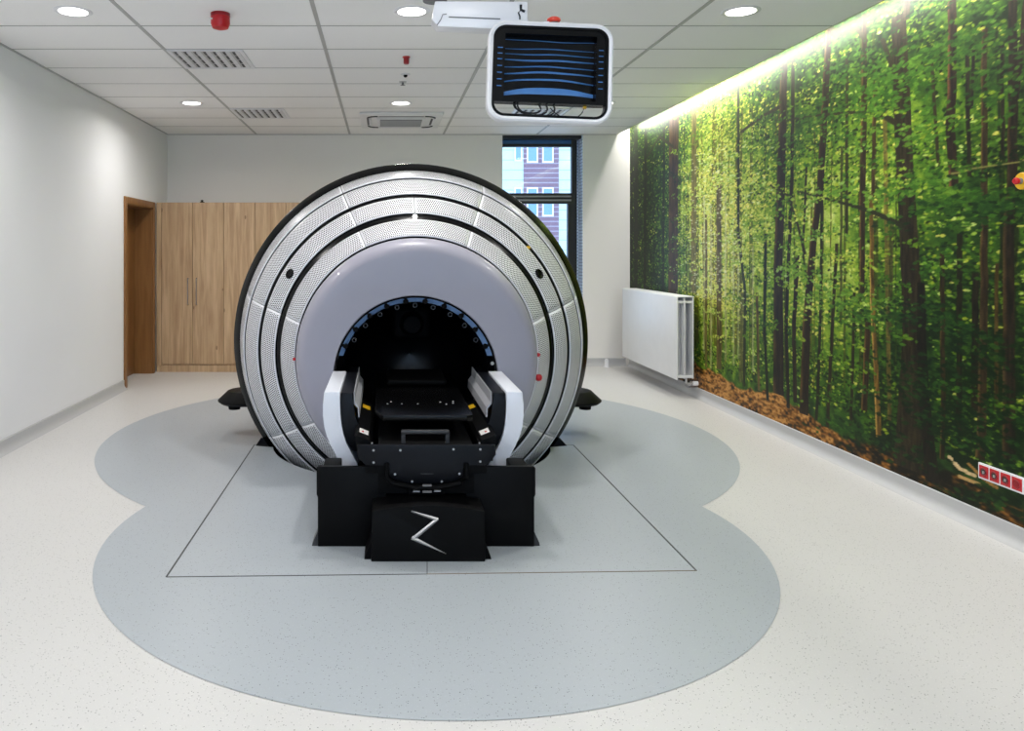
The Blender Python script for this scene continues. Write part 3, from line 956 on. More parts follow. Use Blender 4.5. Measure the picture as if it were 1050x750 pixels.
# cassette air conditioner
acx, acy0, acy1 = 0.20, 8.42, 9.37
ac = tag(empty('air_conditioner', (acx, (acy0 + acy1) / 2, 2.96)), 'white square cassette air conditioner set in the ceiling at the back', 'air conditioner')
box('panel', acx - .46, acx + .46, acy0, acy1, 2.968, 2.9995, M_whitem, ac, bev=.012)
box('grille_frame', acx - .27, acx + .27, acy0 + .22, acy1 - .22, 2.955, 2.968, M_white, ac, bev=.005)
gr = box('intake_grille', acx - .235, acx + .235, acy0 + .255, acy1 - .255, 2.950, 2.956, M_grey, ac)
for i in range(9):
    yy = acy0 + .275 + i * .05
    box('grille_bar', acx - .23, acx + .23, yy, yy + .014, 2.945, 2.950, M_lgrey, gr)
for s in (-1, 1):
    yy = (acy0 + acy1) / 2 + s * .33
    box('outlet_slot', acx - .25, acx + .25, yy - .03, yy + .03, 2.9655, 2.969, M_dgrey, ac)
    box('outlet_flap', acx - .25, acx + .25, yy - .004, yy + .028, 2.958, 2.9653, M_white, ac, bev=.003)
    xx = acx + s * .36
    box('outlet_slot', xx - .025, xx + .025, acy0 + .26, acy1 - .26, 2.9655, 2.969, M_dgrey, ac)
    box('outlet_flap', xx - .002, xx + .024, acy0 + .26, acy1 - .26, 2.958, 2.9653, M_white, ac, bev=.003)
    for q in (-1, 1):                              # curved corner slots
        cxx, cyy = acx + s * .26, (acy0 + acy1) / 2 + q * .26
        pts = [(cxx + s * .115 * math.cos(a), cyy + q * .115 * math.sin(a), 2.967) for a in [PI / 2 * i / 8 for i in range(9)]]
        tube('corner_slot', pts, .011, M_dgrey, ac, n=6)

# red alarm and small ceiling sensors
t = tag(empty('smoke_alarm', (-1.04, 4.95, 2.9)), 'red round fire alarm sounder hanging from the left ceiling', 'fire alarm')
turn('base', (-1.04, 4.95, 2.9995), [(0, 0), (.062, 0), (.062, -.02), (0, -.02)], 'z', M_dred, t, 28)
turn('body', (-1.04, 4.95, 2.979), [(0, 0), (.06, 0), (.061, -.045), (.05, -.072), (.02, -.082), (0, -.083)], 'z', M_red, t, 28)
box('sticker', -1.10, -1.078, 4.888, 4.8905, 2.945, 2.955, M_reveal, t)
t = tag(empty('heat_detector', (.18, 6.05, 2.95)), 'tiny red detector on the middle of the ceiling', 'detector')
turn('body', (.18, 6.05, 2.9995), [(0, 0), (.022, 0), (.022, -.05), (.016, -.058), (0, -.058)], 'z', M_dred, t, 16)
turn('collar', (.18, 6.05, 2.9998), [(0, 0), (.03, 0), (.03, -.006), (0, -.006)], 'z', M_red, t, 16)
t = tag(empty('ceiling_sensor', (.19, 6.64, 2.98)), 'small black sensor on a white disc behind the tiny red detector', 'sensor')
turn('disc', (.19, 6.64, 2.9995), [(0, 0), (.042, 0), (.038, -.008), (0, -.008)], 'z', M_white, t, 20)
turn('eye', (.19, 6.64, 2.9912), [(0, 0), (.018, 0), (.014, -.016), (0, -.022)], 'z', M_black, t, 16)
t = tag(empty('sprinkler', (.175, 6.94, 2.97)), 'small silver sprinkler head behind the black ceiling sensor', 'sprinkler')
turn('rose', (.175, 6.94, 2.9995), [(0, 0), (.035, 0), (.03, -.006), (0, -.006)], 'z', M_lgrey, t, 20)
turn('nozzle', (.175, 6.94, 2.9934), [(0, 0), (.009, 0), (.009, -.02), (.022, -.022), (.022, -.025), (0, -.025)], 'z', M_grey, t, 16)

# ================================================================== CABINETS along the back wall
CF = 9.50                                          # front plane of the cabinet doors
cab_lab = ('oak storage cupboard with two tall doors and bar handles beside the brown door',
           'second oak cupboard from the brown door, left of the round machine',
           'oak cupboard almost hidden behind the round machine')
xs = [-2.72 + .3827 * i for i in range(7)]
for c in range(3):
    xa, xb = xs[2 * c], xs[2 * c + 2]
    t = tag(empty('storage_cupboard', ((xa + xb) / 2, CF + .27, 0)), cab_lab[c], 'cupboard', 'oak cupboards along the back wall')
    x_body = XL + .02 if c == 0 else xa + .0005
    box('body', x_body, xb - .0005, CF + .022, YB - .003, .085, 2.08, M_oak, t)
    box('plinth', x_body, xb - .0005, CF + .012, CF + .03, .0, .085, M_oak, t)
    if c == 0: box('filler_strip', XL + .02, xa - .002, CF + .004, CF + .0215, .085, 2.08, M_oak, t)
    for q in (0, 1):
        da, db = xs[2 * c + q] + .002, xs[2 * c + q + 1] - .002
        dr = box('door', da, db, CF, CF + .0205, .10, 2.08, M_oak, t, bev=.0015, seg=1)
        hx = db - .05 if q == 0 else da + .05
        tube('handle', [(hx, CF - .0005, .83), (hx, CF - .028, .835), (hx, CF - .030, .85), (hx, CF - .030, 1.13), (hx, CF - .028, 1.145), (hx, CF - .0005, 1.15)], .006, M_silver, dr)
t = tag(empty('door_sensor', (-2.235, 9.56, 2.08)), 'tiny black knob standing on top of the first oak cupboard', 'sensor')
turn('base', (-2.235, 9.56, 2.0802), [(0, 0), (.03, 0), (.028, .012), (0, .012)], 'z', M_blackm, t, 16)
turn('knob', (-2.235, 9.56, 2.0924), [(0, 0), (.014, 0), (.018, .02), (0, .026)], 'z', M_dgrey, t, 16)

# ================================================================== RADIATOR under the far end of the mural
RY0, RY1, RZ0, RZ1 = 7.80, 9.57, 0.185, 1.028
t = tag(empty('radiator', (3.05, (RY0 + RY1) / 2, RZ0)), 'white flat panel radiator mounted low on the mural wall by the window', 'radiator')
pn = box('front_panel', 2.950, 2.968, RY0, RY1, RZ0, RZ1 - .004, M_whitem, t, bev=.006, seg=3)
box('panel', 3.028, 3.040, RY0 + .004, RY1, RZ0 + .012, RZ1 - .012, M_whitem, t, bev=.004)
box('panel', 3.114, 3.126, RY0 + .004, RY1, RZ0 + .012, RZ1 - .012, M_whitem, t, bev=.004)
box('top_grille', 2.969, 3.128, RY0, RY1, RZ1 - .011, RZ1, M_whitem, t, bev=.002)
for (xa, xb) in ((2.972, 3.026), (3.044, 3.086)):
    V, Fc = [], []
    nf = 36
    for i in range(nf + 1):                        # corrugated convector sheet
        yy = RY0 + .03 + (RY1 - RY0 - .06) * i / nf
        xx = xa + .006 if i % 2 == 0 else xb - .006
        V += [(xx, yy, RZ0 + .05), (xx, yy, RZ1 - .05)]
    for i in range(nf): Fc.append([2 * i, 2 * i + 2, 2 * i + 3, 2 * i + 1])
    o = mesh_obj('convector_fins', V, Fc, M_alu, t)
    sd = o.modifiers.new('thickness', 'SOLIDIFY'); sd.thickness = .002
for z in (RZ0 + .03, RZ1 - .06):                   # header pipes joining the panels
    tube('header_pipe', [(2.966, RY0 + .02, z), (3.116, RY0 + .02, z)], .014, M_whitem, t, n=10)
for yy in (RY0 + .25, RY1 - .25):
    box('wall_bracket', 3.126, XMUR - .0005, yy - .015, yy + .015, RZ0 + .1, RZ1 - .12, M_lgrey, t)
tube('valve_body', [(3.06, RY0 + .03, RZ0 + .012), (3.06, RY0 + .03, RZ0 - .03), (3.07, RY0 + .01, RZ0 - .035), (3.13, RY0 + .01, RZ0 - .035)], .011, M_silver, t)
vh = turn('thermostat_head', (3.118, RY0 + .01, RZ0 - .035), [(0, 0), (.02, 0), (.024, .01), (.022, .05), (0, .052)], 'x', M_white, t, 18)
for s in (0, 1):
    tube('feed_pipe', [(3.06 + .05 * s, RY0 + .035, RZ0 - .02), (3.06 + .05 * s, RY0 + .06, RZ0 - .05), (3.10 + .03 * s, RY0 + .08 + .03 * s, .10), (XMUR - .001, RY0 + .09 + .03 * s, .10)], .008, M_silver, t)
t = tag(empty('pipe_cap', (2.86, 9.93, 0)), 'small white cap on the floor by the back wall, left of the radiator', 'pipe cap')
turn('flange', (2.86, 9.93, 0.0002), [(0, 0), (.04, 0), (.036, .01), (0, .01)], 'z', M_white, t, 18)
turn('cap', (2.86, 9.93, 0.0104), [(0, 0), (.026, 0), (.026, .075), (.018, .09), (0, .092)], 'z', M_white, t, 18)

# ================================================================== RIGHT WALL FITTINGS
XS = XMUR - .0005
t = tag(empty('socket_strip', (XS, 4.0, .27)), 'row of four red power sockets in a white frame on the forest mural', 'power socket')
sy1 = 4.152; g = .0715
box('frame', XS - .010, XS, sy1 - 4 * g - .010, sy1, .268, .352, M_white, t, bev=.002)
for i in range(4):
    yc = sy1 - .005 - g * (i + .5)
    s_ = box('socket', XS - .0125, XS - .0102, yc - .0315, yc + .0315, .278, .342, M_red, t, bev=.001, seg=1)
    turn('well', (XS - .0127, yc, .310), [(.023, 0), (.021, -.0035), (.0165, 0)], 'x', M_dred, s_, 20)
    if i < 3:
        turn('well_floor', (XS - .0129, yc, .310), [(0, 0), (.015, 0), (.0145, -.002), (0, -.002)], 'x', M_dgrey, s_, 16)
        box('earth_pin', XS - .019, XS - .0152, yc - .011, yc + .001, .302, .316, M_silver, s_, bev=.001)
    else:
        turn('well_floor', (XS - .0129, yc, .310), [(0, 0), (.015, 0), (.0145, -.002), (0, -.002)], 'x', M_dred, s_, 16)
ey, ez = 3.872, 1.832
t = tag(empty('emergency_stop', (XS, ey, ez)), 'round yellow emergency stop with red mushroom button on the mural at the right edge', 'emergency stop')
turn('base', (XS, ey, ez), [(0, 0), (.043, 0), (.043, -.008), (.040, -.012), (0, -.012)], 'x', M_yellow, t, 32)
turn('collar', (XS - .0122, ey, ez), [(0, 0), (.016, 0), (.015, -.012), (0, -.012)], 'x', M_grey, t, 20)
turn('button', (XS - .0244, ey, ez), [(0, 0), (.014, 0), (.0175, -.006), (.0175, -.014), (.012, -.021), (0, -.023)], 'x', M_red, t, 24)

# ================================================================== ROUND TREATMENT MACHINE
mc = tag(empty('radiosurgery_machine', (X0, YM, ZPIT)), 'large round white and black radiosurgery machine with perforated ring panels, sunk into the floor', 'medical machine')


def ring(name, prof, m, parent, a0=0.0, a1=360.0, n=None, uv=False, inset=0.0):
    """sweep an open (r, y) profile about the machine axis from angle a0 to a1 (deg, clockwise from the top as seen from the front).
    With uv: two UV maps in metres for the perforation. A thickness of 8 mm is folded back behind the edges."""
    full = abs(a1 - a0) >= 359.9
    if n is None: n = max(6, int(abs(a1 - a0) / 2.2))
    V, Fc = [], []
    L = len(prof)
    cum = [0]
    for p, q in zip(prof[:-1], prof[1:]): cum.append(cum[-1] + math.hypot(q[0] - p[0], q[1] - p[1]))
    rm = sum(p[0] for p in prof) / L
    cnt = n if full else n + 1
    for i in range(cnt):
        a = R(a0 + (a1 - a0) * i / n)
        for (r, yy) in prof: V.append((X0 + r * math.sin(a), yy, ZM + r * math.cos(a)))
    for i in range(n):
        i2 = (i + 1) % cnt
        for j in range(L - 1): Fc.append([i * L + j, i2 * L + j, i2 * L + j + 1, i * L + j + 1])
    me = bpy.data.meshes.new(name)
    org = Vector((X0, YM, ZPIT)) if full else (Vector(V[0]) + Vector(V[-1])) / 2
    me.from_pydata([Vector(v) - org for v in V], [], Fc)
    for p in me.polygons: p.use_smooth = True
    me.set_sharp_from_angle(angle=R(40))
    me.materials.append(m)
    if uv:
        u0 = me.uv_layers.new(name='UVMap'); u1 = me.uv_layers.new(name='edge')
        arc = abs(R(a1 - a0)) * rm
        for lp in me.loops:
            vi = lp.vertex_index; i, j = vi // L, vi % L
            u0.data[lp.index].uv = (arc * i / n, cum[j])
            u1.data[lp.index].uv = (min(arc * i / n, arc * (n - i) / n), min(cum[j], cum[-1] - cum[j]))
    o = put(bpy.data.objects.new(name, me), org, parent)
    if not full:
        sd = o.modifiers.new('thickness', 'SOLIDIFY'); sd.thickness = 0.008; sd.offset = -1 
        sd.use_even_offset = False
    return o


def subdiv(p, q, k, bulge=0.0):
    out = []
    nx, ny = (q[1] - p[1]), -(q[0] - p[0])
    l = math.hypot(nx, ny); nx /= l; ny /= l
    for i in range(k + 1):
        t = i / k; b = bulge * 4 * t * (1 - t)
        out.append((p[0] + (q[0] - p[0]) * t - nx * b, p[1] + (q[1] - p[1]) * t - ny * b))
    return out


# black equator flange
ring('outer_flange', [(1.15, 6.09), (1.350, 6.09), (1.368, 6.07), (1.370, 6.00), (1.366, 5.985), (1.312, 5.935), (1.300, 5.945), (1.15, 5.99)], M_black, mc, n=128)
# dark inner shell seen in the grooves between the panels
ring('core_shell', [(1.30, 5.96), (1.19, 5.645), (1.06, 5.435), (0.905, 5.25), (0.77, 5.06), (0.60, 4.98)], M_blackm, mc, n=96)
ring('rear_shell', [(1.26, 6.085), (1.24, 6.30), (1.17, 6.55), (1.03, 6.80), (.80, 7.03), (.5, 7.19), (.2, 7.24), (.02, 7.245)], M_cover, mc, n=72)
CUT = [-171.5, -122.5, -73.5, -24.5, 24.5, 73.5, 122.5, 171.5]
RINGS = [((1.300, 5.925), (1.222, 5.635), 'rim_panel'), ((1.203, 5.605), (1.089, 5.432), 'ring_panel'), ((1.058, 5.396), (0.947, 5.270), 'ring_panel'), ((0.899, 5.220), (0.788, 5.048), 'ring_panel')]
for q, (pa, pb, nm) in enumerate(RINGS):
    cuts = list(CUT)
    if q == 2: cuts.append(0.0); cuts.sort()
    for a, b in zip(cuts, cuts[1:] + [cuts[0] + 360]):
        gap = 0.10
        pr = subdiv(pa, pb, 8, 0.006)
        o = ring(nm, pr, M_perf, mc, a + gap, b - gap, uv=True)
# thin black bead between rim and first ring
ring('groove_bead', [(1.224, 5.64), (1.216, 5.617), (1.206, 5.618)], M_black, mc, n=128)
ring('groove_band', [(1.089, 5.440), (1.073, 5.415), (1.057, 5.406)], M_black, mc, n=128)
ring('groove_band', [(.948, 5.280), (.924, 5.250), (.898, 5.232)], M_black, mc, n=128)
# white front cover: rounded rim, flat face with off-centre bore
BX, BZ, BR = 0.204, 0.683, 0.517
FY = 4.875
prof = [(.772, 5.06), (.777, 5.03)]
for i in range(1, 9):
    a = PI / 2 * i / 8
    prof.append((.777 - .088 * (1 - math.cos(a)) , 5.00 - .125 * math.sin(a)))
V, Fc = [], []
n = 128
for (r, yy) in prof:
    V += [(X0 + r * math.sin(2 * PI * i / n), yy, ZM + r * math.cos(2 * PI * i / n)) for i in range(n)]
ro = prof[-1][0]
for f_ in (.33, .66):
    for i in range(n):
        a = 2 * PI * i / n
        xo, zo = X0 + ro * math.sin(a), ZM + ro * math.cos(a); xi_, zi_ = BX + BR * math.sin(a), BZ + BR * math.cos(a)
        V.append((xo + (xi_ - xo) * f_, FY, zo + (zi_ - zo) * f_))
V += [(BX + (BR + .004) * math.sin(2 * PI * i / n), FY, BZ + (BR + .004) * math.cos(2 * PI * i / n)) for i in range(n)]
V += [(BX + BR * math.sin(2 * PI * i / n), FY + .006, BZ + BR * math.cos(2 * PI * i / n)) for i in range(n)]
V += [(BX + BR * math.sin(2 * PI * i / n), FY + .05, BZ + BR * math.cos(2 * PI * i / n)) for i in range(n)]
L = len(V) // n
for k_ in range(L - 1):
    for i in range(n): Fc.append([k_ * n + i, k_ * n + (i + 1) % n, (k_ + 1) * n + (i + 1) % n, (k_ + 1) * n + i])
fc = mesh_obj('front_cover', V, Fc, M_cover, mc, smooth=True)


def bpt(r, a, yy): return Vector((BX + r * math.sin(R(a)), yy, BZ + r * math.cos(R(a))))


# bore: dark barrel with a domed back
pr = [(.516, FY + .012), (.506, FY + .016), (.50, FY + .05), (.472, FY + .085), (.468, FY + .10), (.466, 5.6), (.42, 5.8), (.30, 5.95), (.15, 6.02), (.002, 6.04)]
V, Fc = [], []
n = 96
for (r, yy) in pr: V += [(BX + r * math.sin(2 * PI * i / n), yy, BZ + r * math.cos(2 * PI * i / n)) for i in range(n)]
for k_ in range(len(pr) - 1):
    for i in range(n): Fc.append([k_ * n + i, (k_) * n + (i + 1) % n, (k_ + 1) * n + (i + 1) % n, (k_ + 1) * n + i])
bore = mesh_obj('bore_lining', V, Fc, M_bore, mc, smooth=True)
for i in range(-5, 6):                             # blue translucent segments round the bore edge
    a0, a1 = i * 14.7 - 6.3, i * 14.7 + 6.3
    if abs(i) == 5: a0, a1 = (a0, a0 + 6.8) if i > 0 else (a1 - 6.8, a1)
    V, Fc = [], []
    for q in range(9):
        a = a0 + (a1 - a0) * q / 8
        V += [bpt(.507, a, FY + .02), bpt(.476, a, FY + .07), bpt(.486, a, FY + .08), bpt(.513, a, FY + .03)]
    for q in range(8):
        for j in range(4): Fc.append([q * 4 + j, q * 4 + (j + 1) % 4, q * 4 + 4 + (j + 1) % 4, q * 4 + 4 + j])
    Fc += [[3, 2, 1, 0], [32, 33, 34, 35]]
    mesh_obj('blue_segment', V, Fc, M_blue, bore)
kn = None
for i in range(-5, 5):
    p = bpt(.484, (i + .5) * 14.7, FY + .045)
    if kn is None: kn = turn('knob', p, [(0, .012), (.015, .01), (.0175, 0), (.016, -.014), (0, -.018)], 'y', M_blackm, bore, 14)
    else: copy_part(kn, bore, p + (WORLD[kn.name] - bpt(.484, -4.5 * 14.7, FY + .045)))
rb_ = None
for i in range(-4, 5):
    p = bpt(.452, i * 14.9, FY + .105)
    if rb_ is None:
        p_first = p.copy()
        rb_ = turn('ring_bolt', p, [(.009, 0), (.010, -.004), (.0155, -.004), (.0165, 0)], 'y', M_charc, bore, 16)
    else: copy_part(rb_, bore, p + (WORLD[rb_.name] - p_first))
turn('end_screw', bpt(.492, 79.5, FY + .02), [(0, 0), (.012, 0), (.010, -.008), (0, -.01)], 'y', M_lgrey, bore, 14)
# dim fixtures deep inside the bore
box('beam_head', BX - .14, BX + .14, 5.55, 5.85, BZ + .16, BZ + .40, M_blackm, bore, bev=.04, seg=3)
turn('collimator', (BX, 5.56, BZ + .28), [(0, -.10), (.06, -.10), (.085, -.05), (.09, 0), (0, 0)], 'y', M_blackm, bore, 24)
# black camera ports on the second ring
for s in (-1, 1):
    a = R(57.9 * s); nrm = Vector((math.sin(a) * .75, -.66, math.cos(a) * .75)).normalized()
    c = Vector((X0 + 1.0 * math.sin(a), 5.325, ZM + 1.0 * math.cos(a)))
    o = turn('camera_port', (0, 0, 0), [(0, -.01), (.036, -.01), (.036, .008), (.03, .014), (.022, .012), (.016, .006), (0, .006)], 'z', M_black, None, 24)
    o.parent = mc; o.rotation_euler = nrm.to_track_quat('Z', 'Y').to_euler(); o.location = c - WORLD[mc.name]; WORLD[o.name] = c
# small fittings
def on_ring(r, yy, ang): return Vector((X0 + r * math.sin(R(ang)), yy, ZM + r * math.cos(R(ang))))
turn('stop_button', on_ring(.80, 5.02, 99), [(0, .02), (.014, .02), (.016, 0), (.022, -.006), (.022, -.018), (.014, -.024), (0, -.026)], 'y', M_red, mc, 20)
turn('indicator', on_ring(.79, 5.02, 88.5), [(0, .01), (.012, .01), (.012, -.008), (0, -.012)], 'y', M_red, mc, 14)
turn('indicator', on_ring(.79, 5.02, -90.5), [(0, .01), (.010, .01), (.010, -.006), (0, -.01)], 'y', M_red, mc, 14)
turn('white_dot', on_ring(.925, 5.225, 0), [(0, .01), (.016, .01), (.014, -.008), (.010, -.012), (0, -.014)], 'y', M_dot, mc, 18)  # small white emissive dot at the top of the ring
p = on_ring(1.073, 5.402, 48); box('yellow_tag', p.x - .012, p.x + .012, p.y - .004, p.y + .004, p.z - .01, p.z + .01, M_yellow, mc)
# saucer shaped laser scanners on short arms either side
for s in (-1, 1):
    sx, sy = X0 + s * 1.335, 6.32
    t_ = turn('side_scanner', (sx, sy, .25), [(0, 0), (.20, 0), (.222, .018), (.222, .026), (.145, .098), (.135, .102), (0, .104)], 'z', M_dgrey if False else M_blacks, mc, 36)
    turn('scanner_foot', (X0 + s * 1.415, sy - .06, .2495), [(0, 0), (.048, 0), (.05, -.012), (.046, -.042), (0, -.044)], 'z', M_blackm, t_, 20)
    box('scanner_label', sx - s * .09 - .02, sx - s * .09 + .02, sy - .12, sy - .09, .354, .3555, M_reveal, t_)
    box('scanner_arm', min(X0 + s * 1.05, sx), max(X0 + s * 1.05, sx), sy - .05, sy + .05, .262, .335, M_blackm, mc, bev=.01)

# ================================================================== TREATMENT COUCH in front of the bore
ct_ = tag(empty('treatment_couch', (X0, 4.2, 0.002)), 'black treatment couch with white side shells reaching into the round machine', 'treatment couch')
G = 0.0022
def A(a): return X0 + a
# front cover with the zigzag emblem
pts = [(A(-.272), G), (A(.272), G), (A(.268), .245)]
for i in range(9):
    t = i / 8; pts.append((A(.268 - .536 * t), .245 + .024 * math.sin(PI * t)))
fcv = prism('front_base_cover', pts[:3] + pts[4:-1] + [(A(-.268), .245)], 'y', 3.69, 3.99, M_blacks, ct_, bev=.004)
for s in (-1, 1):
    prism('base_foot', [(A(s * .273), G), (A(s * .305), G), (A(s * .30), .02), (A(s * .273), .085)], 'y', 3.72, 3.97, M_blackm, ct_)
def stroke(p, q, w0, w1, nm):
    p, q = Vector((p[0], 0, p[1])), Vector((q[0], 0, q[1]))
    d_ = (q - p).normalized(); s_ = Vector((-d_.z, 0, d_.x))
    poly = [p + s_ * w0 / 2, q + s_ * w1 / 2, q - s_ * w1 / 2, p - s_ * w0 / 2]
    ridge = [(p + Vector((0, -.006, 0))), (q + Vector((0, -.006, 0)))]
    Y = 3.6885
    V = [Vector((v.x, Y, v.z)) for v in poly] + [Vector((v.x, Y - .006, v.z)) for v in (p, q)]
    mesh_obj(nm, V, [(0, 1, 2, 3), (0, 4, 5, 1), (4, 3, 2, 5), (0, 3, 4), (1, 5, 2)], M_silver, fcv)
stroke((A(-.081), .243), (A(.046), .203), .008, .017, 'emblem_stroke')
stroke((A(.046), .208), (A(-.074), .110), .015, .019, 'emblem_stroke')
stroke((A(-.078), .118), (A(.084), .042), .020, .003, 'emblem_stroke')
# side base covers
for s in (-1, 1):
    lo_, hi_ = sorted((A(s * .20), A(s * .542)))
    o = box('side_base_cover', lo_, hi_, 3.88, 3.905, G, .402, M_blacks, ct_, bev=.003)
    prism('side_return', [(3.9055, G), (4.60, G), (4.60, .20), (4.10, .22), (3.96, .39), (3.9055, .40)], 'x', A(s * .538), A(s * .520), M_blacks, ct_)
    prism('base_foot', [(A(s * .543), G), (A(s * .572), G), (A(s * .568), .02), (A(s * .543), .075)], 'y', 3.89, 3.98, M_dgrey, ct_)
    prism('notch_plate', [(A(s * .5425), .25), (A(s * .548), .262), (A(s * .548), .395), (A(s * .5425), .40)], 'y', 3.882, 3.90, M_black, ct_)
    lo_, hi_ = sorted((A(s * .43), A(s * .519)))
    box('rear_block', lo_, hi_, 3.906, 4.07, G, .398, M_blackm, ct_, bev=.008, seg=2)
    lo_, hi_ = sorted((A(s * .10), A(s * .40)))
    box('pedestal', lo_, hi_, 4.0, 4.80, G, .268, M_blackm, ct_)
# white side shells
outer = [(.531, .728), (.537, .66), (.537, .60), (.530, .54), (.516, .49), (.494, .44), (.470, .395), (.444, .345), (.44, .30)]
inner = [(.35, .30), (.352, .345), (.385, .40), (.410, .45), (.428, .50), (.438, .55), (.444, .61), (.446, .67), (.445, .728)]
for s in (-1, 1):
    pts = [(A(s * a), z) for a, z in outer + inner]
    o = prism('side_shell', pts, 'y', 4.15, FY - .002, M_cheek, ct_, bev=.006)
    # black inner frame
    bo = [(.443, .722), (.444, .67), (.442, .61), (.436, .55), (.426, .50), (.408, .45), (.376, .405)]
    bi = [(.262, .405), (.262, .44), (.30, .50), (.362, .56), (.374, .60), (.374, .722)]
    prism('inner_frame', [(A(s * a), z) for a, z in bo + bi], 'y', 4.165, 4.888, M_navy, ct_, bev=.008)
    prism('inner_frame_tail', [(A(s * a), z) for a, z in [(.43, .716), (.43, .60), (.40, .50), (.36, .425), (.27, .425), (.27, .46), (.36, .56), (.374, .60), (.374, .716)]], 'y', 4.8885, 5.15, M_navy, ct_, bev=.003)
    # folded aluminium plate with a bright ledge
    prism('side_plate', [(A(s * a), z) for a, z in [(.3735, .718), (.370, .718), (.368, .662), (.346, .634), (.343, .582), (.349, .582), (.352, .630), (.3735, .654)]], 'y', 4.20, 5.12, M_alu, ct_)
    tr = prism('side_tray', [(A(s * a), z) for a, z in [(.36, .546), (.346, .548), (.285, .524), (.272, .50), (.272, .42), (.34, .42)]], 'y', 3.92, 5.1, M_blacks, ct_)
    # stickers lie on the tray slope
    for (yy, hl, m_, nm, w_) in ((4.06, .045, M_reveal, 'white_label', .025), (4.70, .05, M_yellow, 'yellow_label', .024)):
        ac_, zc_ = .3155, .536
        dx_, dz_ = .9306 * w_, .3661 * w_
        of = (-.0015 * .3661, .0015 * .9306)
        V = [(A(s * (ac_ - dx_ + of[0])), yy - hl, zc_ - dz_ + of[1]), (A(s * (ac_ + dx_ + of[0])), yy - hl, zc_ + dz_ + of[1]), (A(s * (ac_ + dx_ + of[0])), yy + hl, zc_ + dz_ + of[1]), (A(s * (ac_ - dx_ + of[0])), yy + hl, zc_ - dz_ + of[1])]
        V += [(v[0] + s * .001 * .3661, v[1], v[2] - .001 * .9306) for v in V]
        lb = mesh_obj(nm, V, [(0, 1, 2, 3), (7, 6, 5, 4), (0, 4, 5, 1), (1, 5, 6, 2), (2, 6, 7, 3), (3, 7, 4, 0)], m_, tr)
        if nm == 'white_label':
            q = Vector((A(s * (.3155 + .006)), 4.045, .5405))
            box('red_mark', q.x - .006, q.x + .006, 4.035, 4.055, q.z - .002, q.z + .0015, M_red, tr)
    tube('shell_pin', [(A(s * .362), 4.196, .545), (A(s * .362), 4.17, .545)], .004, M_lgrey, ct_, n=6)
# couch top
pl = [(A(-.215), 4.05), (A(.225), 4.05), (A(.258), 4.075), (A(.258), 5.45), (A(-.258), 5.45), (A(-.258), 4.20)]
tp = prism('couch_top', pl, 'z', .592, .622, M_black, ct_, bev=.004)
box('couch_pad', A(-.19), A(.19), 4.95, 5.42, .623, .66, M_blackm, ct_, bev=.015, seg=3)
sc_ = None
for (a, yy) in ((-.19, 4.36), (-.17, 4.42), (-.11, 4.36), (-.02, 4.36), (.11, 4.41), (.14, 4.35), (.18, 4.38), (.185, 4.43)):
    if sc_ is None: sc_ = cyl('screw', (A(a), yy, .6222), .005, .004, .002, M_alu, tp, n=10)
    else: copy_part(sc_, tp, Vector((A(a), yy, .6222)))
# pull handle under the couch top
hd = box('pull_handle', A(-.122), A(.122), 3.93, 3.96, .552, .572, M_dgrey, ct_, bev=.005)
for s in (-1, 1): box('handle_post', A(s * .112) - .01, A(s * .112) + .01, 3.935, 3.955, .505, .5518, M_dgrey, hd)
# front plate of the couch drive, bolted
up = [(-.343, .517), (.343, .517), (.345, .47), (.305, .418), (.185, .418), (.182, .365), (.15, .345), (.095, .330), (-.095, .330), (-.15, .345), (-.182, .365), (-.185, .418), (-.305, .418), (-.335, .455)]
fp = prism('front_plate', [(A(a), z) for a, z in up], 'y', 3.85, 3.875, M_navy, ct_, bev=.002)
for s in (-1, 1):
    tube('edge_bolt', [(A(s * .27), 3.90, .4995), (A(s * .27), 3.90, .5190)], .004, M_alu, fp, n=8)
bl_ = None
for (px, py) in ((383, 462), (410.5, 462), (465, 461), (492.5, 461), (383, 474.5), (492.5, 473.5), (405, 486.5), (471, 486), (422.6, 494), (453, 494)):
    q = P(px, py, 3.85)
    if bl_ is None:
        q0 = q.copy(); bl_ = turn('bolt', (q.x, 3.8496, q.z), [(0, 0), (.0062, 0), (.005, -.003), (0, -.0035)], 'y', M_silver, fp, 10)
    else: copy_part(bl_, fp, WORLD[bl_.name] + (q - q0))
box('engraved_mark', A(-.028), A(.036), 3.8485, 3.8496, .374, .377, M_dgrey, fp)
box('drive_body', A(-.24), A(.24), 3.876, 4.84, .27, .50, M_blackm, ct_)
for s in (-1, 1):
    lo_, hi_ = sorted((A(s * .19), A(s * .30)))
    box('side_arm', lo_, hi_, 3.86, 3.874, .375, .4175, M_blackm, ct_)
arc = [(A(-.197), 3.835, .43), (A(-.197), 3.835, .36)] + [(A(-.17 + .34 * i / 10), 3.83, .335 - .025 * math.sin(PI * i / 10)) for i in range(11)] + [(A(.197), 3.835, .36), (A(.197), 3.835, .43)]
br_ = tube('bumper_rail', arc, .0125, M_blackm, ct_, n=10)
for (px, py, w_) in ((427, 504, .016), (438, 498.2, .022), (438, 504.6, .022), (448.5, 503.6, .016)):
    q = P(px, py, 3.81); box('rail_clip', q.x - w_, q.x + w_, 3.805, 3.822, q.z - .003, q.z + .003, M_silver if w_ < .02 else M_grey, br_)
box('rail_block', A(-.09), A(.09), 3.84, 3.9, .272, .312, M_blackm, ct_, bev=.006)

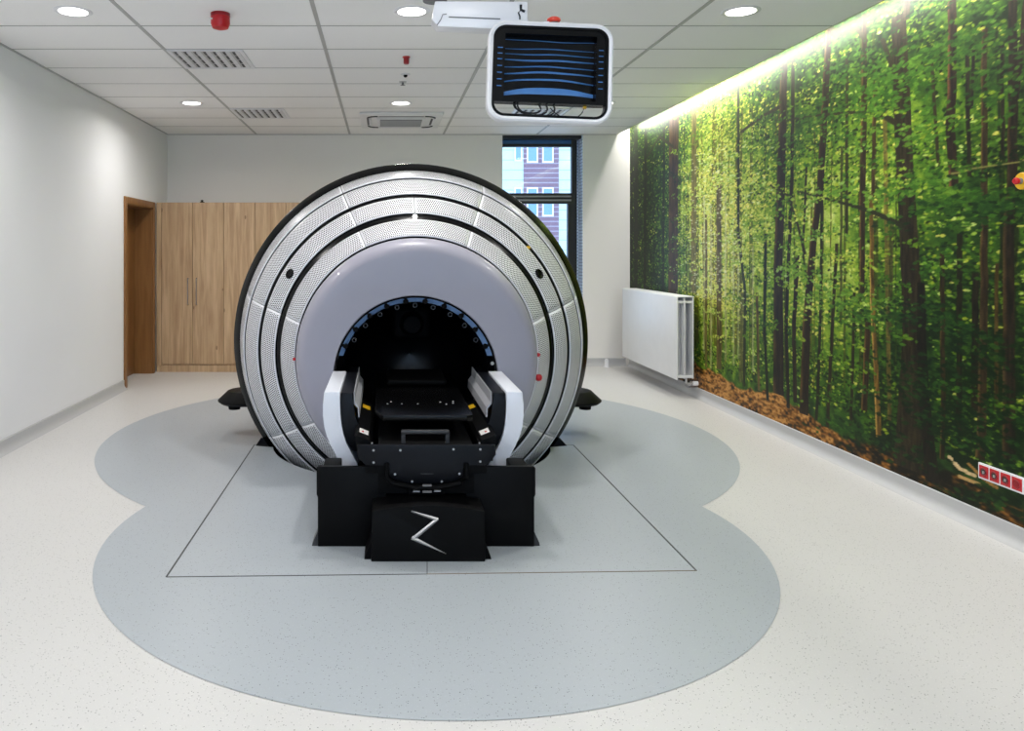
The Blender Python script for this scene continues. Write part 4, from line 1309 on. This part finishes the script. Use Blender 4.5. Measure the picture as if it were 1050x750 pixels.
# ================================================================== CEILING MONITOR
MY = 3.05
mt = tag(empty('ceiling_monitor', (.66, MY, 1.98)), 'white framed square monitor with black screen hanging from a ceiling arm', 'monitor')
mc_c = P(563.7, 74.8, MY)
ROLL = R(2.4); TILT = R(-4)
mrot = Matrix.Rotation(ROLL, 4, 'Y') @ Matrix.Rotation(TILT, 4, 'X')


def mon(x, y_, z): return mc_c + (mrot @ Vector((x, y_, z)))


def rrect(w_, h_, r_, k_=8, cz=0.0):
    pts = []
    for (sx, sz, a0) in ((1, 1, 0), (-1, 1, 90), (-1, -1, 180), (1, -1, 270)):
        for i in range(k_ + 1):
            a = R(a0 + 90 * i / k_)
            pts.append((sx * (w_ / 2 - r_) + r_ * math.cos(a), cz + sz * (h_ / 2 - r_) + r_ * math.sin(a)))
    return pts


def frame_ring(name, loops, m_, parent):
    """loops: list of (outline points, y) skinned into a closed ring"""
    n_ = len(loops[0][0]); V, Fc = [], []
    for pts, yy in loops: V += [mon(p[0], yy, p[1]) for p in pts]
    Lq = len(loops)
    for k_ in range(Lq):
        for i in range(n_): Fc.append([k_ * n_ + i, k_ * n_ + (i + 1) % n_, ((k_ + 1) % Lq) * n_ + (i + 1) % n_, ((k_ + 1) % Lq) * n_ + i])
    return mesh_obj(name, V, Fc, m_, parent, smooth=True)


def mbox(name, x0, x1, y0, y1, z0, z1, m_, parent):
    V = [mon(x, y_, z) for (x, y_, z) in ((x0, y0, z0), (x1, y0, z0), (x1, y1, z0), (x0, y1, z0), (x0, y0, z1), (x1, y0, z1), (x1, y1, z1), (x0, y1, z1))]
    return mesh_obj(name, V, [(0, 3, 2, 1), (4, 5, 6, 7), (0, 1, 5, 4), (1, 2, 6, 5), (2, 3, 7, 6), (3, 0, 4, 7)], m_, parent)


Wm, Hm = .490, .400
fm = frame_ring('white_frame', [(rrect(Wm, Hm, .07), -.012), (rrect(Wm, Hm, .07), .03), (rrect(Wm - .036, Hm - .036, .05), .03), (rrect(Wm - .036, Hm - .036, .05), -.012), (rrect(Wm - .014, Hm - .014, .063), -.02)], M_white, mt)
frame_ring('black_bezel', [(rrect(Wm - .0365, Hm - .0365, .05), -.014), (rrect(Wm - .0365, Hm - .0365, .05), .02), (rrect(Wm - .056, Hm - .056, .042), .02), (rrect(Wm - .056, Hm - .056, .042), -.014)], M_black, mt)
zt, zb = Hm / 2 - .0285, -Hm / 2 + .076
xw = (Wm - .0565) / 2
# recessed glossy black screen box
sx0, sx1, sz0, sz1 = -xw + .037, xw - .036, zb + .012, zt - .022
scr = mbox('screen_back', -xw, xw, .028, .034, zb, zt, M_black, mt)
mbox('screen_cheek', -xw, sx0, -.010, .0278, zb, zt, M_black, scr)
mbox('screen_cheek', sx1, xw, -.010, .0278, zb, zt, M_black, scr)
mbox('screen_cheek', sx0, sx1, -.010, .0278, sz1, zt, M_black, scr)
mbox('screen_cheek', sx0, sx1, -.010, .0278, zb, sz0, M_black, scr)
# blue wavy strips modelled in place of a window reflection on the screen
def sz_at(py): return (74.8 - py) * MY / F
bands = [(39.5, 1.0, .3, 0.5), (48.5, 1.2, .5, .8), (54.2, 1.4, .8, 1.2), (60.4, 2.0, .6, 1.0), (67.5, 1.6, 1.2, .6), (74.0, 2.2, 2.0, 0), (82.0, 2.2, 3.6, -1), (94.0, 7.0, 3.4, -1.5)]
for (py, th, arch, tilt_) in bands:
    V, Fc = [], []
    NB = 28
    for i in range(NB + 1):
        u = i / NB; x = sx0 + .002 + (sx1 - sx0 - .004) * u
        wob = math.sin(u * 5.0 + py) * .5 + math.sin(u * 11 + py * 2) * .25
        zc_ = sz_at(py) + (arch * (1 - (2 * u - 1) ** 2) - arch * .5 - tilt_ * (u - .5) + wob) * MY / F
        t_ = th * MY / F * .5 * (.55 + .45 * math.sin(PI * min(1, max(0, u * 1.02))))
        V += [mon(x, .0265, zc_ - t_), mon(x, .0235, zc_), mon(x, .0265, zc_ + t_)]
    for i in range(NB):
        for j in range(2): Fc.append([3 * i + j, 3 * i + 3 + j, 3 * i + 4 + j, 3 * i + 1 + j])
    mesh_obj('reflection_band', V, Fc, M_bluef, scr, smooth=True)
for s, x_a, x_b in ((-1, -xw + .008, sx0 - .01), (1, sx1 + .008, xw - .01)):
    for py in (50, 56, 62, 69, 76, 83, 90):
        zc_ = sz_at(py + (1 if s < 0 else 0)); mbox('reflection_tick', x_a, x_b, -.0118, -.0102, zc_ - .002, zc_ + .0012, M_bluef, scr)  # small blue strips imitating reflections at the screen's sides
# cables hanging in the open lower part
zl = -Hm / 2 + .034
for (xa, xm, xb, dp, m_) in ((-.13, -.08, .02, .055, M_cable), (-.12, -.05, .05, .062, M_cable), (-.135, -.10, -.01, .045, M_cable)):
    tube('cable', bez(mon(xa, .02, zb + .004), mon(xa - .01, .02, zb - dp), mon(xm + .12, .02, zb - dp - .006), mon(xb - .03, .02, zb + .004), 14), .0035, m_, mt, n=6)
tube('cable', bez(mon(.01, .022, zb - .01), mon(.06, .022, zb - .07), mon(.14, .022, zb - .06), mon(.145, .022, zb + .004), 14), .0022, M_cable, mt, n=6)
mbox('cable_plug', .140, .152, .016, .028, zb - .008, zb + .0, M_yellow, mt)
# red button on top
turn('red_button_base', mon(.012, .008, Hm / 2 - .001), [(0, 0), (.018, 0), (.016, .008), (0, .008)], 'z', M_grey, mt, 20)
turn('red_button', mon(.012, .008, Hm / 2 + .0072), [(0, 0), (.022, 0), (.027, .006), (.026, .014), (.016, .02), (0, .022)], 'z', M_orange, mt, 24)
for xx in (-.02, .055): mbox('top_knob', xx - .012, xx + .012, -.004, .02, Hm / 2 - .001, Hm / 2 + .006, M_white, mt)
# arm
AY = 3.16
def ap(px, py): q = P(px, py, AY); return (q.x, q.z)
arm = prism('arm', [ap(446, 1), ap(541, 1.5), ap(541, 31), ap(449, 27), ap(443, 20)], 'y', AY, AY + .085, M_white, mt, bev=.004)
def groove(pp, w_, nm, m_=M_dgrey):
    V3 = [(*ap(*p),) for p in pp]
    tube(nm, [(x, AY - .0005, z) for x, z in V3], w_, m_, arm, n=6)
groove([(460, 17.5), (513, 19.5)], .0028, 'groove_line', M_grey)
groove([(458, 14.5), (454, 15), (452, 20), (448, 26)], .0022, 'groove_line', M_grey)
groove([(534, 5), (534, 10), (538, 12)], .006, 'cable_clip', M_cable); groove([(534, 10.5), (531.5, 13), (533, 17), (533, 20)], .0035, 'cable_clip', M_cable)
px0 = P(446, 0, AY + .04)
cyl('arm_joint', (px0.x, AY + .042, px0.z - .004), .05, .05, .05, M_grey, mt, n=28, bev=.006)
cyl('ceiling_post', (px0.x, AY + .042, px0.z + .046), .032, .032, 2.972 - px0.z - .046, M_white, mt, n=24)
cyl('ceiling_plate', (px0.x, AY + .042, 2.972), .09, .09, .026, M_white, mt, n=32, bev=.004)
bxm = P(541, 20, AY)
tube('tilt_bracket', [(bxm.x - .02, AY + .045, bxm.z + .03), (bxm.x + .02, AY + .03, bxm.z - .06), (mc_c.x, MY + .085, mc_c.z + .05), (mc_c.x, MY + .062, mc_c.z + .02)], .018, M_white, mt, n=10)

# ================================================================== HOUSE ACROSS THE STREET, seen through the window
HY = 48.0
hs = tag(empty('apartment_building', (12, HY + 4, -9)), 'white and plum brick apartment building seen through the window', 'building')
def hx(px): return (px - CX) * HY / F
strips = []
x = hx(537) - (hx(573) - hx(537)) * 3 - 2.2 * 3
cw1, cw2 = hx(573) - hx(537), 1.55
x = hx(537) - 4 * (cw1 + cw2)
k_ = 0
while x < 26:
    box('brick_bay', x, x + cw1, HY, HY + 8, -9, 22, M_brick, hs)
    box('white_bay', x + cw1, x + cw1 + cw2, HY + .05, HY + 8, -9, 22, M_siding, hs)
    for fl_ in range(-3, 6):
        zb_ = 3.65 + 3.32 * fl_
        for xo in (.18, 1.14):
            wn = box('house_window', x + xo, x + xo + .70, HY - .06, HY - .001, zb_, zb_ + 1.8, M_whitem, hs)
            box('house_pane', x + xo + .09, x + xo + .61, HY - .07, HY - .061, zb_ + .1, zb_ + 1.7, M_hglass, wn)
        wn = box('house_window', x + cw1 + .98, x + cw1 + 1.45, HY - .03, HY + .049, zb_ + 0.1, zb_ + 1.8, M_whitem, hs)
        box('house_pane', x + cw1 + 1.06, x + cw1 + 1.37, HY - .04, HY - .031, zb_ + .2, zb_ + 1.7, M_hglass, wn)
    x += cw1 + cw2
box('roof', hx(537) - 4 * (cw1 + cw2) - .3, x + .3, HY - .4, HY + 8.4, 22, 22.5, M_lgrey, hs)
